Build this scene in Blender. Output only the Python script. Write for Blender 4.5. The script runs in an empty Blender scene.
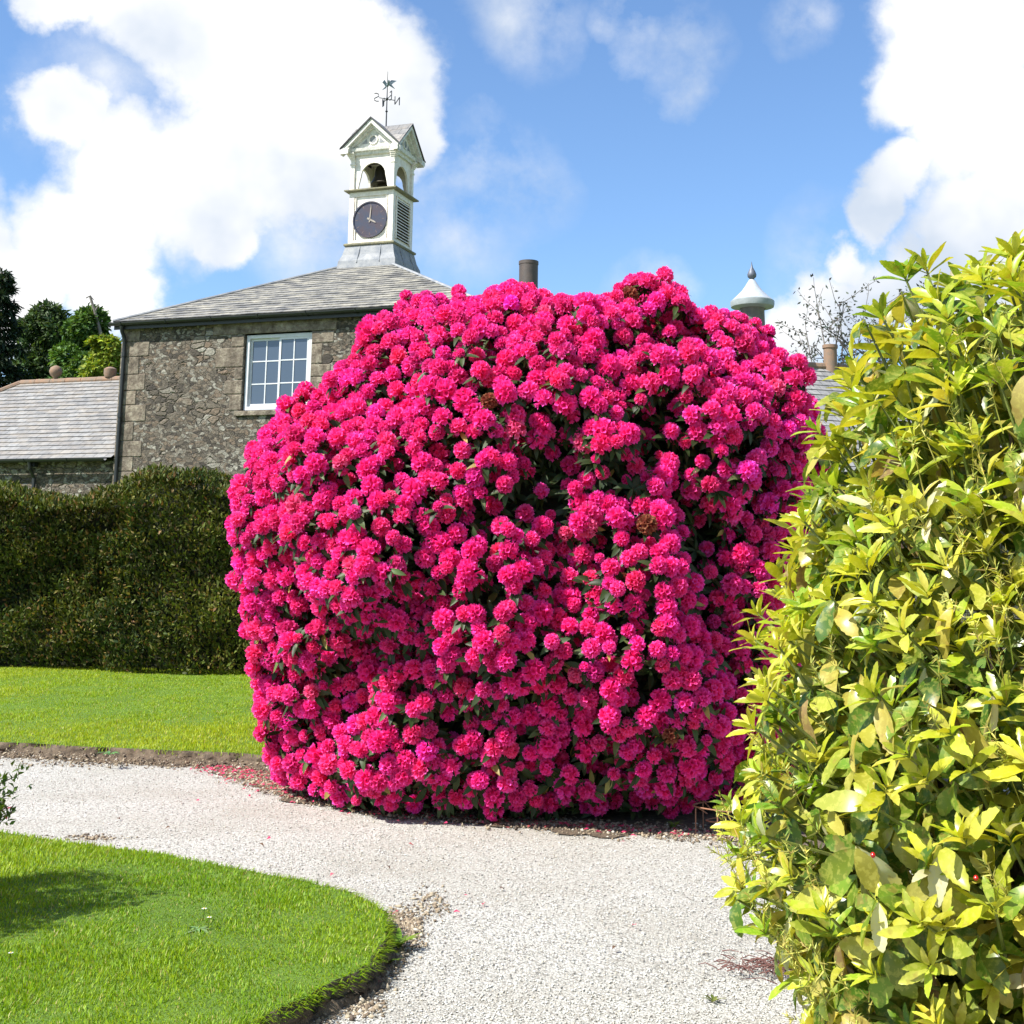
import bpy, math, numpy as np
from mathutils import Vector
sc = bpy.context.scene
COL = sc.collection
R_ = math.radians

# ------------------------------------------------------------------ camera, sky, sun, exposure
FPX, CX, CY = 1330.0, 512.0, 341.0
PITCH = math.atan(234 / 1330); ROLL = .015
EYE = np.array([0, 0, 1.55])
_F = np.array([0, math.cos(PITCH), math.sin(PITCH)]); _U0 = np.array([0, -math.sin(PITCH), math.cos(PITCH)]); _R0 = np.array([1., 0, 0])
_U = _U0 * math.cos(ROLL) - _R0 * math.sin(ROLL); _R = _R0 * math.cos(ROLL) + _U0 * math.sin(ROLL)
def ray(x, y): return _F + _R * (x - CX) / FPX + _U * (CY - y) / FPX
def ground(x, y, z=0.):
    d = ray(x, y); return EYE + d * (z - EYE[2]) / d[2]
def at_y(x, y, Y):
    d = ray(x, y); return EYE + d * Y / d[1]
from mathutils import Matrix
cam = bpy.data.objects.new('camera', bpy.data.cameras.new('camera')); COL.objects.link(cam)
cam.data.sensor_width = 36; cam.data.lens = FPX / 1024 * 36
cam.data.shift_y = -(512 - CY) / 1024
cam.data.clip_end = 3000
cam.matrix_world = Matrix(((_R[0], _U[0], -_F[0], 0), (_R[1], _U[1], -_F[1], 0), (_R[2], _U[2], -_F[2], 1.55), (0, 0, 0, 1)))
sc.camera = cam

SUN_EL = R_(48); SUN_AZ = R_(-119)                      # azimuth from +Y towards +X
S = Vector((math.sin(SUN_AZ) * math.cos(SUN_EL), math.cos(SUN_AZ) * math.cos(SUN_EL), math.sin(SUN_EL)))
sun = bpy.data.objects.new('sun', bpy.data.lights.new('sun', 'SUN')); COL.objects.link(sun)
sun.data.energy = 5.0; sun.data.angle = R_(.53); sun.data.color = (1, .97, .91)
sun.rotation_euler = S.to_track_quat('Z', 'Y').to_euler()
sc.view_settings.view_transform = 'Standard'; sc.view_settings.look = 'None'
sc.view_settings.exposure = .93; sc.view_settings.gamma = 1; sc.view_settings.use_curve_mapping = False
sc.cycles.max_bounces = 6; sc.cycles.transparent_max_bounces = 6
try:
    sc.cycles.use_denoising = True
except Exception: pass

def nd(nt, t, **kw):
    n = nt.nodes.new(t)
    for k, v in kw.items():
        if k.startswith('i_'):
            k = k[2:]; k = int(k) if k.isdigit() else k.replace('_', ' ')
            n.inputs[k].default_value = v
        else: setattr(n, k, v)
    return n
def lk(nt, a, b): nt.links.new(a, b)

w = bpy.data.worlds.new("World"); sc.world = w; w.use_nodes = True
nt = w.node_tree; nt.nodes.clear()
out = nd(nt, 'ShaderNodeOutputWorld')
sky = nd(nt, 'ShaderNodeTexSky', sky_type='NISHITA', sun_disc=False, sun_elevation=SUN_EL, sun_rotation=SUN_AZ, air_density=1.0, dust_density=.6, ozone_density=2.0)
tc = nd(nt, 'ShaderNodeTexCoord')
bgs = nd(nt, 'ShaderNodeBackground', i_Strength=.098)
tw = nd(nt, 'ShaderNodeMix', data_type='RGBA', blend_type='MULTIPLY'); tw.inputs[0].default_value = 1; tw.inputs[7].default_value = (.84, 1.0, 1.16, 1)
lk(nt, sky.outputs[0], tw.inputs[6]); lk(nt, tw.outputs[2], bgs.inputs[0])
# clouds: soft lobes in sky directions, broken up by noise
nz = nd(nt, 'ShaderNodeTexNoise', i_Scale=9., i_Detail=8., i_Roughness=.6)
lk(nt, tc.outputs['Generated'], nz.inputs['Vector'])
nzb = nd(nt, 'ShaderNodeTexNoise', i_Scale=30., i_Detail=6., i_Roughness=.6); lk(nt, tc.outputs['Generated'], nzb.inputs['Vector'])
nsub = nd(nt, 'ShaderNodeVectorMath', operation='SUBTRACT'); nsub.inputs[1].default_value = (.5, .5, .5)
lk(nt, nz.outputs['Color'], nsub.inputs[0])
nsc = nd(nt, 'ShaderNodeVectorMath', operation='SCALE'); nsc.inputs['Scale'].default_value = .085
lk(nt, nsub.outputs[0], nsc.inputs[0])
add = nd(nt, 'ShaderNodeVectorMath', operation='ADD')
lk(nt, tc.outputs['Generated'], add.inputs[0]); lk(nt, nsc.outputs[0], add.inputs[1])
CL = [(150,-5,78),(225,35,98),(300,75,92),(365,75,66),(398,95,46),(58,112,50),(125,175,72),(80,250,70),(20,290,60),(190,185,85),
      (260,145,92),(320,170,72),(395,130,42),(105,300,46),(-60,260,90),(215,245,34),(60,0,40),(-40,20,40),
      (950,50,82),(905,90,46),(1000,130,98),(1010,230,88),(930,285,54),(885,215,30),(905,180,36),(878,300,56),(835,312,46),(800,335,42),(850,262,26),(1040,320,110),(985,10,75)]
acc = None
def lobe(px, py, r, soft=1.):
    d = Vector(ray(px, py)).normalized(); ang = r / FPX * math.cos(math.atan(math.hypot(px - CX, py - CY) / FPX)) ** 2
    ds = nd(nt, 'ShaderNodeVectorMath', operation='DISTANCE'); ds.inputs[1].default_value = d
    lk(nt, add.outputs[0], ds.inputs[0])
    m = nd(nt, 'ShaderNodeMapRange'); m.inputs[1].default_value = ang * 1.55; m.inputs[2].default_value = ang * .45; m.inputs[3].default_value = 0; m.inputs[4].default_value = soft
    lk(nt, ds.outputs['Value'], m.inputs[0]); return m.outputs[0]
def comb(a, b, op='MAXIMUM'):
    m = nd(nt, 'ShaderNodeMath', operation=op); lk(nt, a, m.inputs[0])
    if isinstance(b, float): m.inputs[1].default_value = b
    else: lk(nt, b, m.inputs[1])
    return m.outputs[0]
for c in CL:
    o = lobe(*c); acc = o if acc is None else comb(acc, o)
nz2 = nd(nt, 'ShaderNodeTexNoise', i_Scale=14., i_Detail=7., i_Roughness=.6); lk(nt, tc.outputs['Generated'], nz2.inputs['Vector'])
n2 = comb(nz2.outputs['Fac'], -.5, 'ADD'); n2 = comb(n2, .55, 'MULTIPLY'); n2 = comb(n2, comb(comb(nzb.outputs['Fac'], -.5, 'ADD'), .45, 'MULTIPLY'), 'ADD')
dens = comb(acc, n2, 'ADD')
rm = nd(nt, 'ShaderNodeMapRange', interpolation_type='SMOOTHSTEP'); rm.inputs[1].default_value = .26; rm.inputs[2].default_value = .74
lk(nt, dens, rm.inputs[0])
# thin veils
acc2 = None
for c in [(500,180,50),(535,198,40),(455,200,60),(478,150,34),(360,215,75),(300,225,60),(640,30,28),(690,50,36),(610,18,22),(525,5,50),(800,30,26),(690,85,20),(100,110,70),(830,270,50),(655,300,30)]:
    o = lobe(c[0], c[1], c[2], .8); acc2 = o if acc2 is None else comb(acc2, o)
n3 = comb(nz2.outputs['Fac'], .35, 'SUBTRACT'); n3 = comb(n3, 2.6, 'MULTIPLY')
veil = comb(comb(acc2, n3, 'MULTIPLY'), 1.15, 'MULTIPLY')
# elsewhere in the sky, ordinary scattered cloud
nz3 = nd(nt, 'ShaderNodeTexNoise', i_Scale=2.6, i_Detail=8., i_Roughness=.55); lk(nt, tc.outputs['Generated'], nz3.inputs['Vector'])
far = nd(nt, 'ShaderNodeMapRange', interpolation_type='SMOOTHSTEP'); far.inputs[1].default_value = .52; far.inputs[2].default_value = .62; lk(nt, nz3.outputs['Fac'], far.inputs[0])
fd = nd(nt, 'ShaderNodeVectorMath', operation='DISTANCE'); fd.inputs[1].default_value = Vector(ray(512, 300)).normalized(); lk(nt, tc.outputs['Generated'], fd.inputs[0])
fm = nd(nt, 'ShaderNodeMapRange'); fm.inputs[1].default_value = .55; fm.inputs[2].default_value = .75; lk(nt, fd.outputs['Value'], fm.inputs[0])
farc = comb(far.outputs[0], fm.outputs[0], 'MULTIPLY')
cov = comb(comb(rm.outputs[0], veil), farc); cov = nd(nt, 'ShaderNodeClamp').inputs[0].links and cov or cov
cl = nd(nt, 'ShaderNodeClamp'); lk(nt, cov, cl.inputs[0])
shade = nd(nt, 'ShaderNodeMapRange'); shade.inputs[1].default_value = .40; shade.inputs[2].default_value = .58; shade.inputs[3].default_value = .0; shade.inputs[4].default_value = 1
nz4 = nd(nt, 'ShaderNodeTexNoise', i_Scale=6., i_Detail=5.); lk(nt, tc.outputs['Generated'], nz4.inputs['Vector']); lk(nt, nz4.outputs['Fac'], shade.inputs[0])
cc = nd(nt, 'ShaderNodeMix', data_type='RGBA'); cc.inputs[6].default_value = (.60, .68, .80, 1); cc.inputs[7].default_value = (1, 1, 1, 1)
lk(nt, shade.outputs[0], cc.inputs[0])
bgc = nd(nt, 'ShaderNodeBackground', i_Strength=.60); lk(nt, cc.outputs[2], bgc.inputs[0])
mx = nd(nt, 'ShaderNodeMixShader'); lk(nt, cl.outputs[0], mx.inputs[0]); lk(nt, bgs.outputs[0], mx.inputs[1]); lk(nt, bgc.outputs[0], mx.inputs[2])
lk(nt, mx.outputs[0], out.inputs[0])

# ------------------------------------------------------------------ helpers
rng = np.random.default_rng(11)
def fnoise(p, k, seed, oct=3):
    r = np.random.default_rng(seed); v = np.zeros(len(p)); a = 1.; tot = 0
    for o in range(oct):
        for j in range(5):
            d = r.normal(size=3); d /= np.linalg.norm(d)
            v += a * np.sin(p @ d * k * (1 + .5 * r.random()) * 2 ** o + r.random() * 6.28)
        tot += a * 2.2; a *= .5
    return v / tot
def norm(v): return v / np.maximum(np.linalg.norm(v, axis=-1, keepdims=True), 1e-9)
def tag(o, label=None, cat=None, group=None, kind=None):
    if label: o['label'] = label
    if cat: o['category'] = cat
    if group: o['group'] = group
    if kind: o['kind'] = kind
    return o
def empty(name, loc, rz=0, **kw):
    o = bpy.data.objects.new(name, None); COL.objects.link(o); o.location = loc; o.rotation_euler = (0, 0, rz); o.empty_display_size = .2
    return tag(o, **kw)
def fast_mesh(name, V, Fc, mats, parent=None, tint=None, mi=None, smooth=False, link=True):
    """V n x 3, Fc m x k (one polygon size)."""
    me = bpy.data.meshes.new(name); V = np.asarray(V, np.float32); Fc = np.asarray(Fc, np.int32); m, k = Fc.shape
    me.vertices.add(len(V)); me.vertices.foreach_set('co', V.ravel())
    me.loops.add(m * k); me.loops.foreach_set('vertex_index', Fc.ravel())
    me.polygons.add(m); me.polygons.foreach_set('loop_start', np.arange(m, dtype=np.int32) * k)
    try: me.polygons.foreach_set('loop_total', np.full(m, k, np.int32))
    except Exception: pass
    for x in (mats if isinstance(mats, (list, tuple)) else [mats]): me.materials.append(x)
    if mi is not None: me.polygons.foreach_set('material_index', np.asarray(mi, np.int32))
    if smooth: me.polygons.foreach_set('use_smooth', np.ones(m, bool))
    if tint is not None:
        at = me.attributes.new('tint', 'FLOAT_COLOR', 'POINT')
        c = np.ones((len(V), 4), np.float32); c[:, :3] = tint; at.data.foreach_set('color', c.ravel())
    me.update(calc_edges=True); me.validate()
    if not link: return me
    o = bpy.data.objects.new(name, me); COL.objects.link(o); o.parent = parent
    return o
class MB:
    def __init__(s): s.v = []; s.f = []; s.uv = []; s.mi = []
    def add(s, vs, fs, mi=0, uvs=None):
        b = len(s.v); s.v += [tuple(map(float, x)) for x in vs]
        for i, f in enumerate(fs):
            s.f.append([b + j for j in f]); s.mi.append(mi); s.uv.append(uvs[i] if uvs else [(0, 0)] * len(f))
        return s
    def box(s, a, b, mi=0):
        (x0, y0, z0), (x1, y1, z1) = a, b
        return s.add([(x0,y0,z0),(x1,y0,z0),(x1,y1,z0),(x0,y1,z0),(x0,y0,z1),(x1,y0,z1),(x1,y1,z1),(x0,y1,z1)],
              [(3,2,1,0),(4,5,6,7),(0,1,5,4),(1,2,6,5),(2,3,7,6),(3,0,4,7)], mi)
    def tube(s, pts, r, n=8, mi=0, cap=True):
        P = [Vector(p) for p in pts]; rr = r if isinstance(r, (list, tuple, np.ndarray)) else [r] * len(P); vs = []; fs = []
        for i, p in enumerate(P):
            t = (P[min(i+1, len(P)-1)] - P[max(i-1, 0)]).normalized()
            u = t.cross(Vector((0, 0, 1)));
            if u.length < .05: u = t.cross(Vector((0, 1, 0)))
            u.normalize(); q = t.cross(u)
            for j in range(n):
                a = 2 * math.pi * j / n; vs.append(p + (u * math.cos(a) + q * math.sin(a)) * float(rr[i]))
        for i in range(len(P) - 1):
            for j in range(n): fs.append((i*n+j, i*n+(j+1) % n, (i+1)*n+(j+1) % n, (i+1)*n+j))
        if cap: fs += [tuple(range(n))[::-1], tuple((len(P)-1)*n + j for j in range(n))]
        return s.add(vs, fs, mi)
    def lathe(s, prof, n=20, c=(0, 0, 0), mi=0):
        vs = []; fs = []
        for r, z in prof:
            for j in range(n):
                a = 2 * math.pi * j / n; vs.append((c[0] + r * math.cos(a), c[1] + r * math.sin(a), c[2] + z))
        for i in range(len(prof) - 1):
            for j in range(n): fs.append((i*n+j, i*n+(j+1) % n, (i+1)*n+(j+1) % n, (i+1)*n+j))
        fs += [tuple(range(n))[::-1], tuple((len(prof)-1)*n + j for j in range(n))]
        return s.add(vs, fs, mi)
    def build(s, name, mats, parent=None, smooth=False, bevel=0):
        me = bpy.data.meshes.new(name); me.from_pydata(s.v, [], s.f)
        for m in (mats if isinstance(mats, (list, tuple)) else [mats]): me.materials.append(m)
        me.polygons.foreach_set('material_index', s.mi)
        uv = me.uv_layers.new(name='UVMap'); uv.data.foreach_set('uv', [c for f in s.uv for q in f for c in q])
        if smooth: me.polygons.foreach_set('use_smooth', [True] * len(s.f))
        me.update(); o = bpy.data.objects.new(name, me); COL.objects.link(o); o.parent = parent
        if smooth:
            try: me.set_sharp_from_angle(angle=R_(40))
            except Exception: pass
        if bevel:
            b = o.modifiers.new('bevel', 'BEVEL'); b.width = bevel; b.segments = 2; b.limit_method = 'ANGLE'
        return o
def copy_tree(o, parent=None):
    c = o.copy(); COL.objects.link(c); c.parent = parent
    for ch in o.children: copy_tree(ch, c)
    return c

# ------------------------------------------------------------------ materials
def mat(name):
    m = bpy.data.materials.new(name); m.use_nodes = True; n = m.node_tree; b = n.nodes['Principled BSDF']; return m, n, b
def ramp(n, src, stops):
    r = nd(n, 'ShaderNodeValToRGB'); e = r.color_ramp.elements
    while len(e) < len(stops): e.new(.5)
    for x, (p, c) in zip(e, stops): x.position = p; x.color = (*c, 1)
    lk(n, src, r.inputs[0]); return r.outputs[0]
def mixc(n, f, a, b, bt='MIX'):
    m = nd(n, 'ShaderNodeMix', data_type='RGBA', blend_type=bt)
    for i, v in ((0, f), (6, a), (7, b)):
        if isinstance(v, (int, float)): m.inputs[i].default_value = v
        elif isinstance(v, tuple): m.inputs[i].default_value = (*v, 1)
        else: lk(n, v, m.inputs[i])
    return m.outputs[2]
def noise(n, scale, detail=4., rough=.55, vec=None, kind='Object'):
    t = nd(n, 'ShaderNodeTexNoise', i_Scale=float(scale), i_Detail=float(detail), i_Roughness=rough)
    if vec is None:
        c = nd(n, 'ShaderNodeTexCoord'); vec = c.outputs[kind]
    lk(n, vec, t.inputs['Vector']); return t.outputs['Fac']
def bump(n, b, h, st=.5, dist=.02):
    x = nd(n, 'ShaderNodeBump', i_Strength=st, i_Distance=dist); lk(n, h, x.inputs['Height']); lk(n, x.outputs[0], b.inputs['Normal'])
def math_(n, op, a, b=0.):
    m = nd(n, 'ShaderNodeMath', operation=op)
    for i, v in ((0, a), (1, b)):
        if isinstance(v, (int, float)): m.inputs[i].default_value = v
        else: lk(n, v, m.inputs[i])
    return m.outputs[0]

def mk_plain(name, c, rough=.6, metal=0, var=.25, scale=8, c2=None, bp=.2):
    m, n, b = mat(name); f = noise(n, scale, 5, .65)
    c2 = c2 or tuple(x * (1 - var) for x in c)
    lk(n, ramp(n, f, [(.3, c2), (.65, c)]), b.inputs['Base Color'])
    b.inputs['Roughness'].default_value = rough; b.inputs['Metallic'].default_value = metal
    if bp: bump(n, b, noise(n, scale * 6, 4), bp, .01)
    return m
def mk_leaf(name, transl=.35, rough=.4, spec=.5, gain=(1.3, 1.25, .6), speck=None, spot=None):
    m, n, b = mat(name)
    a = nd(n, 'ShaderNodeAttribute', attribute_name='tint'); colr = a.outputs['Color']
    if speck:
        f = noise(n, speck, 3, .6); f = ramp(n, f, [(.50, (0, 0, 0)), (.58, (1, 1, 1))])
        colr = mixc(n, f, colr, mixc(n, .22, colr, (.72, .66, .16)))
        f2 = noise(n, speck * .35, 3, .6); f2 = ramp(n, f2, [(.60, (0, 0, 0)), (.66, (1, 1, 1))])
        colr = mixc(n, math_(n, 'MULTIPLY', f2, .4), colr, (.30, .17, .05))
    lk(n, colr, b.inputs['Base Color']); b.inputs['Roughness'].default_value = rough
    b.inputs['Specular IOR Level'].default_value = spec
    t = nd(n, 'ShaderNodeBsdfTranslucent'); lk(n, mixc(n, 1., colr, gain, 'MULTIPLY'), t.inputs[0])
    x = nd(n, 'ShaderNodeMixShader'); x.inputs[0].default_value = transl
    lk(n, b.outputs[0], x.inputs[1]); lk(n, t.outputs[0], x.inputs[2]); lk(n, x.outputs[0], n.nodes['Material Output'].inputs[0])
    return m
M = {}
M['grass_blade'] = mk_leaf('grass_blade', .4, .5, .3)
M['aucuba'] = mk_leaf('glossy_leaf', .36, .33, .5, gain=(1.3, 1.2, .5), speck=60)
M['stalk'] = mk_leaf('green_stalk', .2, .5, .3)
M['leaf'] = mk_leaf('dark_leaf', .2, .5, .3)
M['tree_leaf'] = mk_leaf('tree_leaf', .25, .6, .3)
M['petal'] = mk_leaf('petal', .38, .6, .2, gain=(1.1, .8, 1.0))
M['bark'] = mk_plain('bark', (.12, .085, .06), .9, var=.5, scale=20, bp=.6)
M['soil'] = mk_plain('soil', (.17, .125, .08), .95, scale=24, c2=(.04, .028, .018), bp=1)

def mk_gravel():
    m, n, b = mat('gravel'); c = nd(n, 'ShaderNodeTexCoord').outputs['Object']
    v = nd(n, 'ShaderNodeTexVoronoi', i_Scale=95., i_Randomness=1.); lk(n, c, v.inputs['Vector'])
    sp = nd(n, 'ShaderNodeSeparateColor'); lk(n, v.outputs['Color'], sp.inputs[0])
    base = ramp(n, sp.outputs[0], [(0, (.13, .12, .10)), (.16, (.28, .265, .23)), (.45, (.39, .375, .33)), (1, (.49, .48, .435))])
    f = ramp(n, noise(n, .9, 6, .7, c), [(.42, (0, 0, 0)), (.68, (1, 1, 1))])
    base = mixc(n, math_(n, 'MULTIPLY', f, .6), base, (.29, .265, .215))
    d = ramp(n, v.outputs['Distance'], [(.0, (1, 1, 1)), (.9, (.35, .35, .35))])
    lk(n, base, b.inputs['Base Color']); b.inputs['Roughness'].default_value = .85
    bump(n, b, math_(n, 'MULTIPLY', d, 1.), .9, .008); return m
M['gravel'] = mk_gravel()
def mk_stone_bit():
    m, n, b = mat('gravel_stone'); a = nd(n, 'ShaderNodeAttribute', attribute_name='tint'); lk(n, a.outputs['Color'], b.inputs['Base Color']); b.inputs['Roughness'].default_value = .8; return m
M['pebble'] = mk_stone_bit()
def mk_lawn():
    m, n, b = mat('lawn_turf'); f = noise(n, 1.2, 6, .7)
    g = ramp(n, f, [(.3, (.075, .16, .006)), (.55, (.12, .23, .008)), (.75, (.20, .27, .02))])
    f2 = noise(n, 60, 4, .7); g = mixc(n, math_(n, 'MULTIPLY', f2, .7), g, (.08, .12, .01))
    lk(n, g, b.inputs['Base Color']); b.inputs['Roughness'].default_value = .9; bump(n, b, f2, 1, .02); return m
M['lawn'] = mk_lawn()

def mk_wall():
    m, n, b = mat('rubble_stone'); c = nd(n, 'ShaderNodeTexCoord').outputs['Object']
    mp = nd(n, 'ShaderNodeMapping'); mp.inputs['Scale'].default_value = (1, 1, 1.7); lk(n, c, mp.inputs[0])
    wn = nd(n, 'ShaderNodeTexNoise', i_Scale=3., i_Detail=3.); lk(n, mp.outputs[0], wn.inputs['Vector'])
    sb = nd(n, 'ShaderNodeVectorMath', operation='MULTIPLY_ADD'); sb.inputs[1].default_value = (.34, .34, .34); lk(n, wn.outputs['Color'], sb.inputs[0]); lk(n, mp.outputs[0], sb.inputs[2])
    def vor(scale, feat):
        v = nd(n, 'ShaderNodeTexVoronoi', i_Scale=scale, i_Randomness=1., feature=feat); lk(n, sb.outputs[0], v.inputs['Vector']); return v
    big = vor(4.2, 'F1'); bigd = vor(4.2, 'DISTANCE_TO_EDGE'); sm = vor(10., 'F1'); smd = vor(10., 'DISTANCE_TO_EDGE')
    sel = ramp(n, noise(n, 1.1, 2, .5, c), [(.53, (0, 0, 0)), (.56, (1, 1, 1))])
    cb = nd(n, 'ShaderNodeSeparateColor'); lk(n, big.outputs['Color'], cb.inputs[0]); cs = nd(n, 'ShaderNodeSeparateColor'); lk(n, sm.outputs['Color'], cs.inputs[0])
    stops = [(0, (.055, .046, .038)), (.22, (.115, .098, .078)), (.45, (.165, .14, .11)), (.62, (.19, .14, .10)), (.8, (.23, .21, .175)), (1, (.36, .345, .30))]
    ca = ramp(n, cb.outputs[0], stops); cbb = ramp(n, cs.outputs[1], stops)
    base = mixc(n, sel, cbb, ca)
    dist = mixc(n, sel, math_(n, 'MULTIPLY', smd.outputs['Distance'], 2.2), bigd.outputs['Distance'])
    mort = ramp(n, dist, [(.01, (.8, .8, .8)), (.05, (0, 0, 0))])
    mo = ramp(n, noise(n, 5, 4, .6, c), [(.35, (.055, .042, .03)), (.7, (.17, .14, .105))])
    base = mixc(n, mort, base, mo)
    base = mixc(n, .75, base, ramp(n, noise(n, 16, 6, .75, c), [(.3, (.35, .35, .35)), (.7, (1.25, 1.2, 1.1))]), 'MULTIPLY')
    lk(n, base, b.inputs['Base Color']); b.inputs['Roughness'].default_value = .95
    h = math_(n, 'ADD', ramp(n, dist, [(0, (0, 0, 0)), (.12, (1, 1, 1))]), math_(n, 'MULTIPLY', noise(n, 18, 6, .7, c), .8))
    bump(n, b, h, 1., .06); return m
M['wall'] = mk_wall()
def mk_granite(name='granite', k=1.):
    m, n, b = mat(name); c = nd(n, 'ShaderNodeTexCoord').outputs['Object']
    f = noise(n, 5, 8, .8, c); o = ramp(n, f, [(.36, (.07*k, .055*k, .04*k)), (.48, (.17*k, .14*k, .11*k)), (.6, (.28*k, .25*k, .20*k)), (.7, (.42*k, .40*k, .34*k))]); o = mixc(n, .8, o, ramp(n, noise(n, 1.7, 3, .6, c), [(.35, (.5, .47, .42)), (.65, (1.2, 1.15, 1.05))]), 'MULTIPLY')
    lk(n, o, b.inputs['Base Color']); b.inputs['Roughness'].default_value = .9; bump(n, b, noise(n, 20, 5, .7, c), .9, .03); return m
M['granite'] = mk_granite()
def mk_slate(name, a, bcol, warm, cw=.28, ch=.20, lichen=.5):
    m, n, b = mat(name); uv = nd(n, 'ShaderNodeTexCoord').outputs['UV']
    br = nd(n, 'ShaderNodeTexBrick', offset=.5, squash=1.); br.inputs['Scale'].default_value = 1.
    br.inputs['Brick Width'].default_value = cw; br.inputs['Row Height'].default_value = ch; br.inputs['Mortar Size'].default_value = .006; br.inputs['Mortar Smooth'].default_value = .1
    br.inputs['Color1'].default_value = (*a, 1); br.inputs['Color2'].default_value = (*bcol, 1); br.inputs['Mortar'].default_value = (.03, .03, .03, 1); br.inputs['Bias'].default_value = 0
    lk(n, uv, br.inputs['Vector'])
    mp = nd(n, 'ShaderNodeMapping'); mp.inputs['Scale'].default_value = (1.2, 3, 1); lk(n, uv, mp.inputs[0])
    f = noise(n, 1.6, 7, .7, mp.outputs[0]); base = mixc(n, ramp(n, f, [(.45, (0, 0, 0)), (.62, (lichen,)*3)]), br.outputs[0], warm)
    f2 = noise(n, 9, 5, .7, uv); base = mixc(n, .8, base, ramp(n, f2, [(.3, (.55, .55, .56)), (.7, (1.25, 1.23, 1.2))]), 'MULTIPLY')
    lk(n, base, b.inputs['Base Color']); b.inputs['Roughness'].default_value = .55
    bump(n, b, math_(n, 'ADD', br.outputs['Fac'], math_(n, 'MULTIPLY', f2, -1.)), -.7, .02); return m
M['slate'] = mk_slate('roof_slate', (.12, .118, .115), (.22, .212, .195), (.42, .39, .32), ch=.2, lichen=.85)
M['slate2'] = mk_slate('weathered_slate', (.19, .185, .18), (.28, .275, .265), (.33, .27, .20), ch=.2, lichen=.4)
M['slate3'] = mk_slate('grey_slate', (.20, .20, .20), (.30, .295, .285), (.36, .33, .29), ch=.2, lichen=.3)
M['black_iron'] = mk_plain('black_iron', (.018, .02, .021), .5, 0, scale=6)
M['cream'] = mk_plain('cream_paint', (.80, .75, .68), .55, scale=9, c2=(.60, .54, .46), bp=.25)
M['cream_worn'] = mk_plain('worn_cream_paint', (.74, .71, .65), .6, scale=14, c2=(.42, .41, .36), bp=.3)
M['white'] = mk_plain('white_paint', (.60, .61, .62), .45, scale=9, var=.15, bp=.1)
M['lead'] = mk_plain('lead_sheet', (.30, .30, .30), .75, 0, scale=5, c2=(.15, .165, .19), bp=.3)
M['lichen_ledge'] = mk_plain('lichen_ledge', (.25, .22, .12), .8, scale=12, c2=(.11, .11, .09))
M['clock'] = mk_plain('clock_copper', (.035, .045, .075), .4, .2, scale=4, c2=(.065, .04, .045), bp=.1)
M['bronze'] = mk_plain('bell_bronze', (.04, .032, .02), .5, .5, scale=6)
M['dark_wood'] = mk_plain('dark_timber', (.045, .032, .02), .8, scale=8)
M['gold'] = mk_plain('worn_gilt', (.34, .29, .24), .4, .3, scale=20)
M['terracotta'] = mk_plain('terracotta', (.26, .15, .09), .85, scale=9, c2=(.16, .13, .10), bp=.4)
M['flue'] = mk_plain('brown_flue', (.085, .062, .05), .6, scale=5, c2=(.055, .045, .04))
M['rust'] = mk_plain('rusty_wire', (.30, .13, .06), .7, .2, scale=30, c2=(.22, .12, .08))
M['twig'] = mk_plain('dry_twig', (.17, .075, .06), .9, scale=25, c2=(.09, .04, .035))
M['berry'] = mk_plain('red_berry', (.45, .01, .01), .2, scale=30, bp=0)
M['white_petal'] = mk_plain('white_petal', (.8, .8, .78), .6, scale=30, bp=0)
M['dead_wood'] = mk_plain('dead_wood', (.16, .14, .12), .9, scale=10)
m, n, b = mat('window_glass'); b.inputs['Base Color'].default_value = (.05, .065, .09, 1); b.inputs['Roughness'].default_value = .06
b.inputs['Specular IOR Level'].default_value = .9; bump(n, b, noise(n, 2.5, 2), .04, .05); M['glass'] = m

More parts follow.
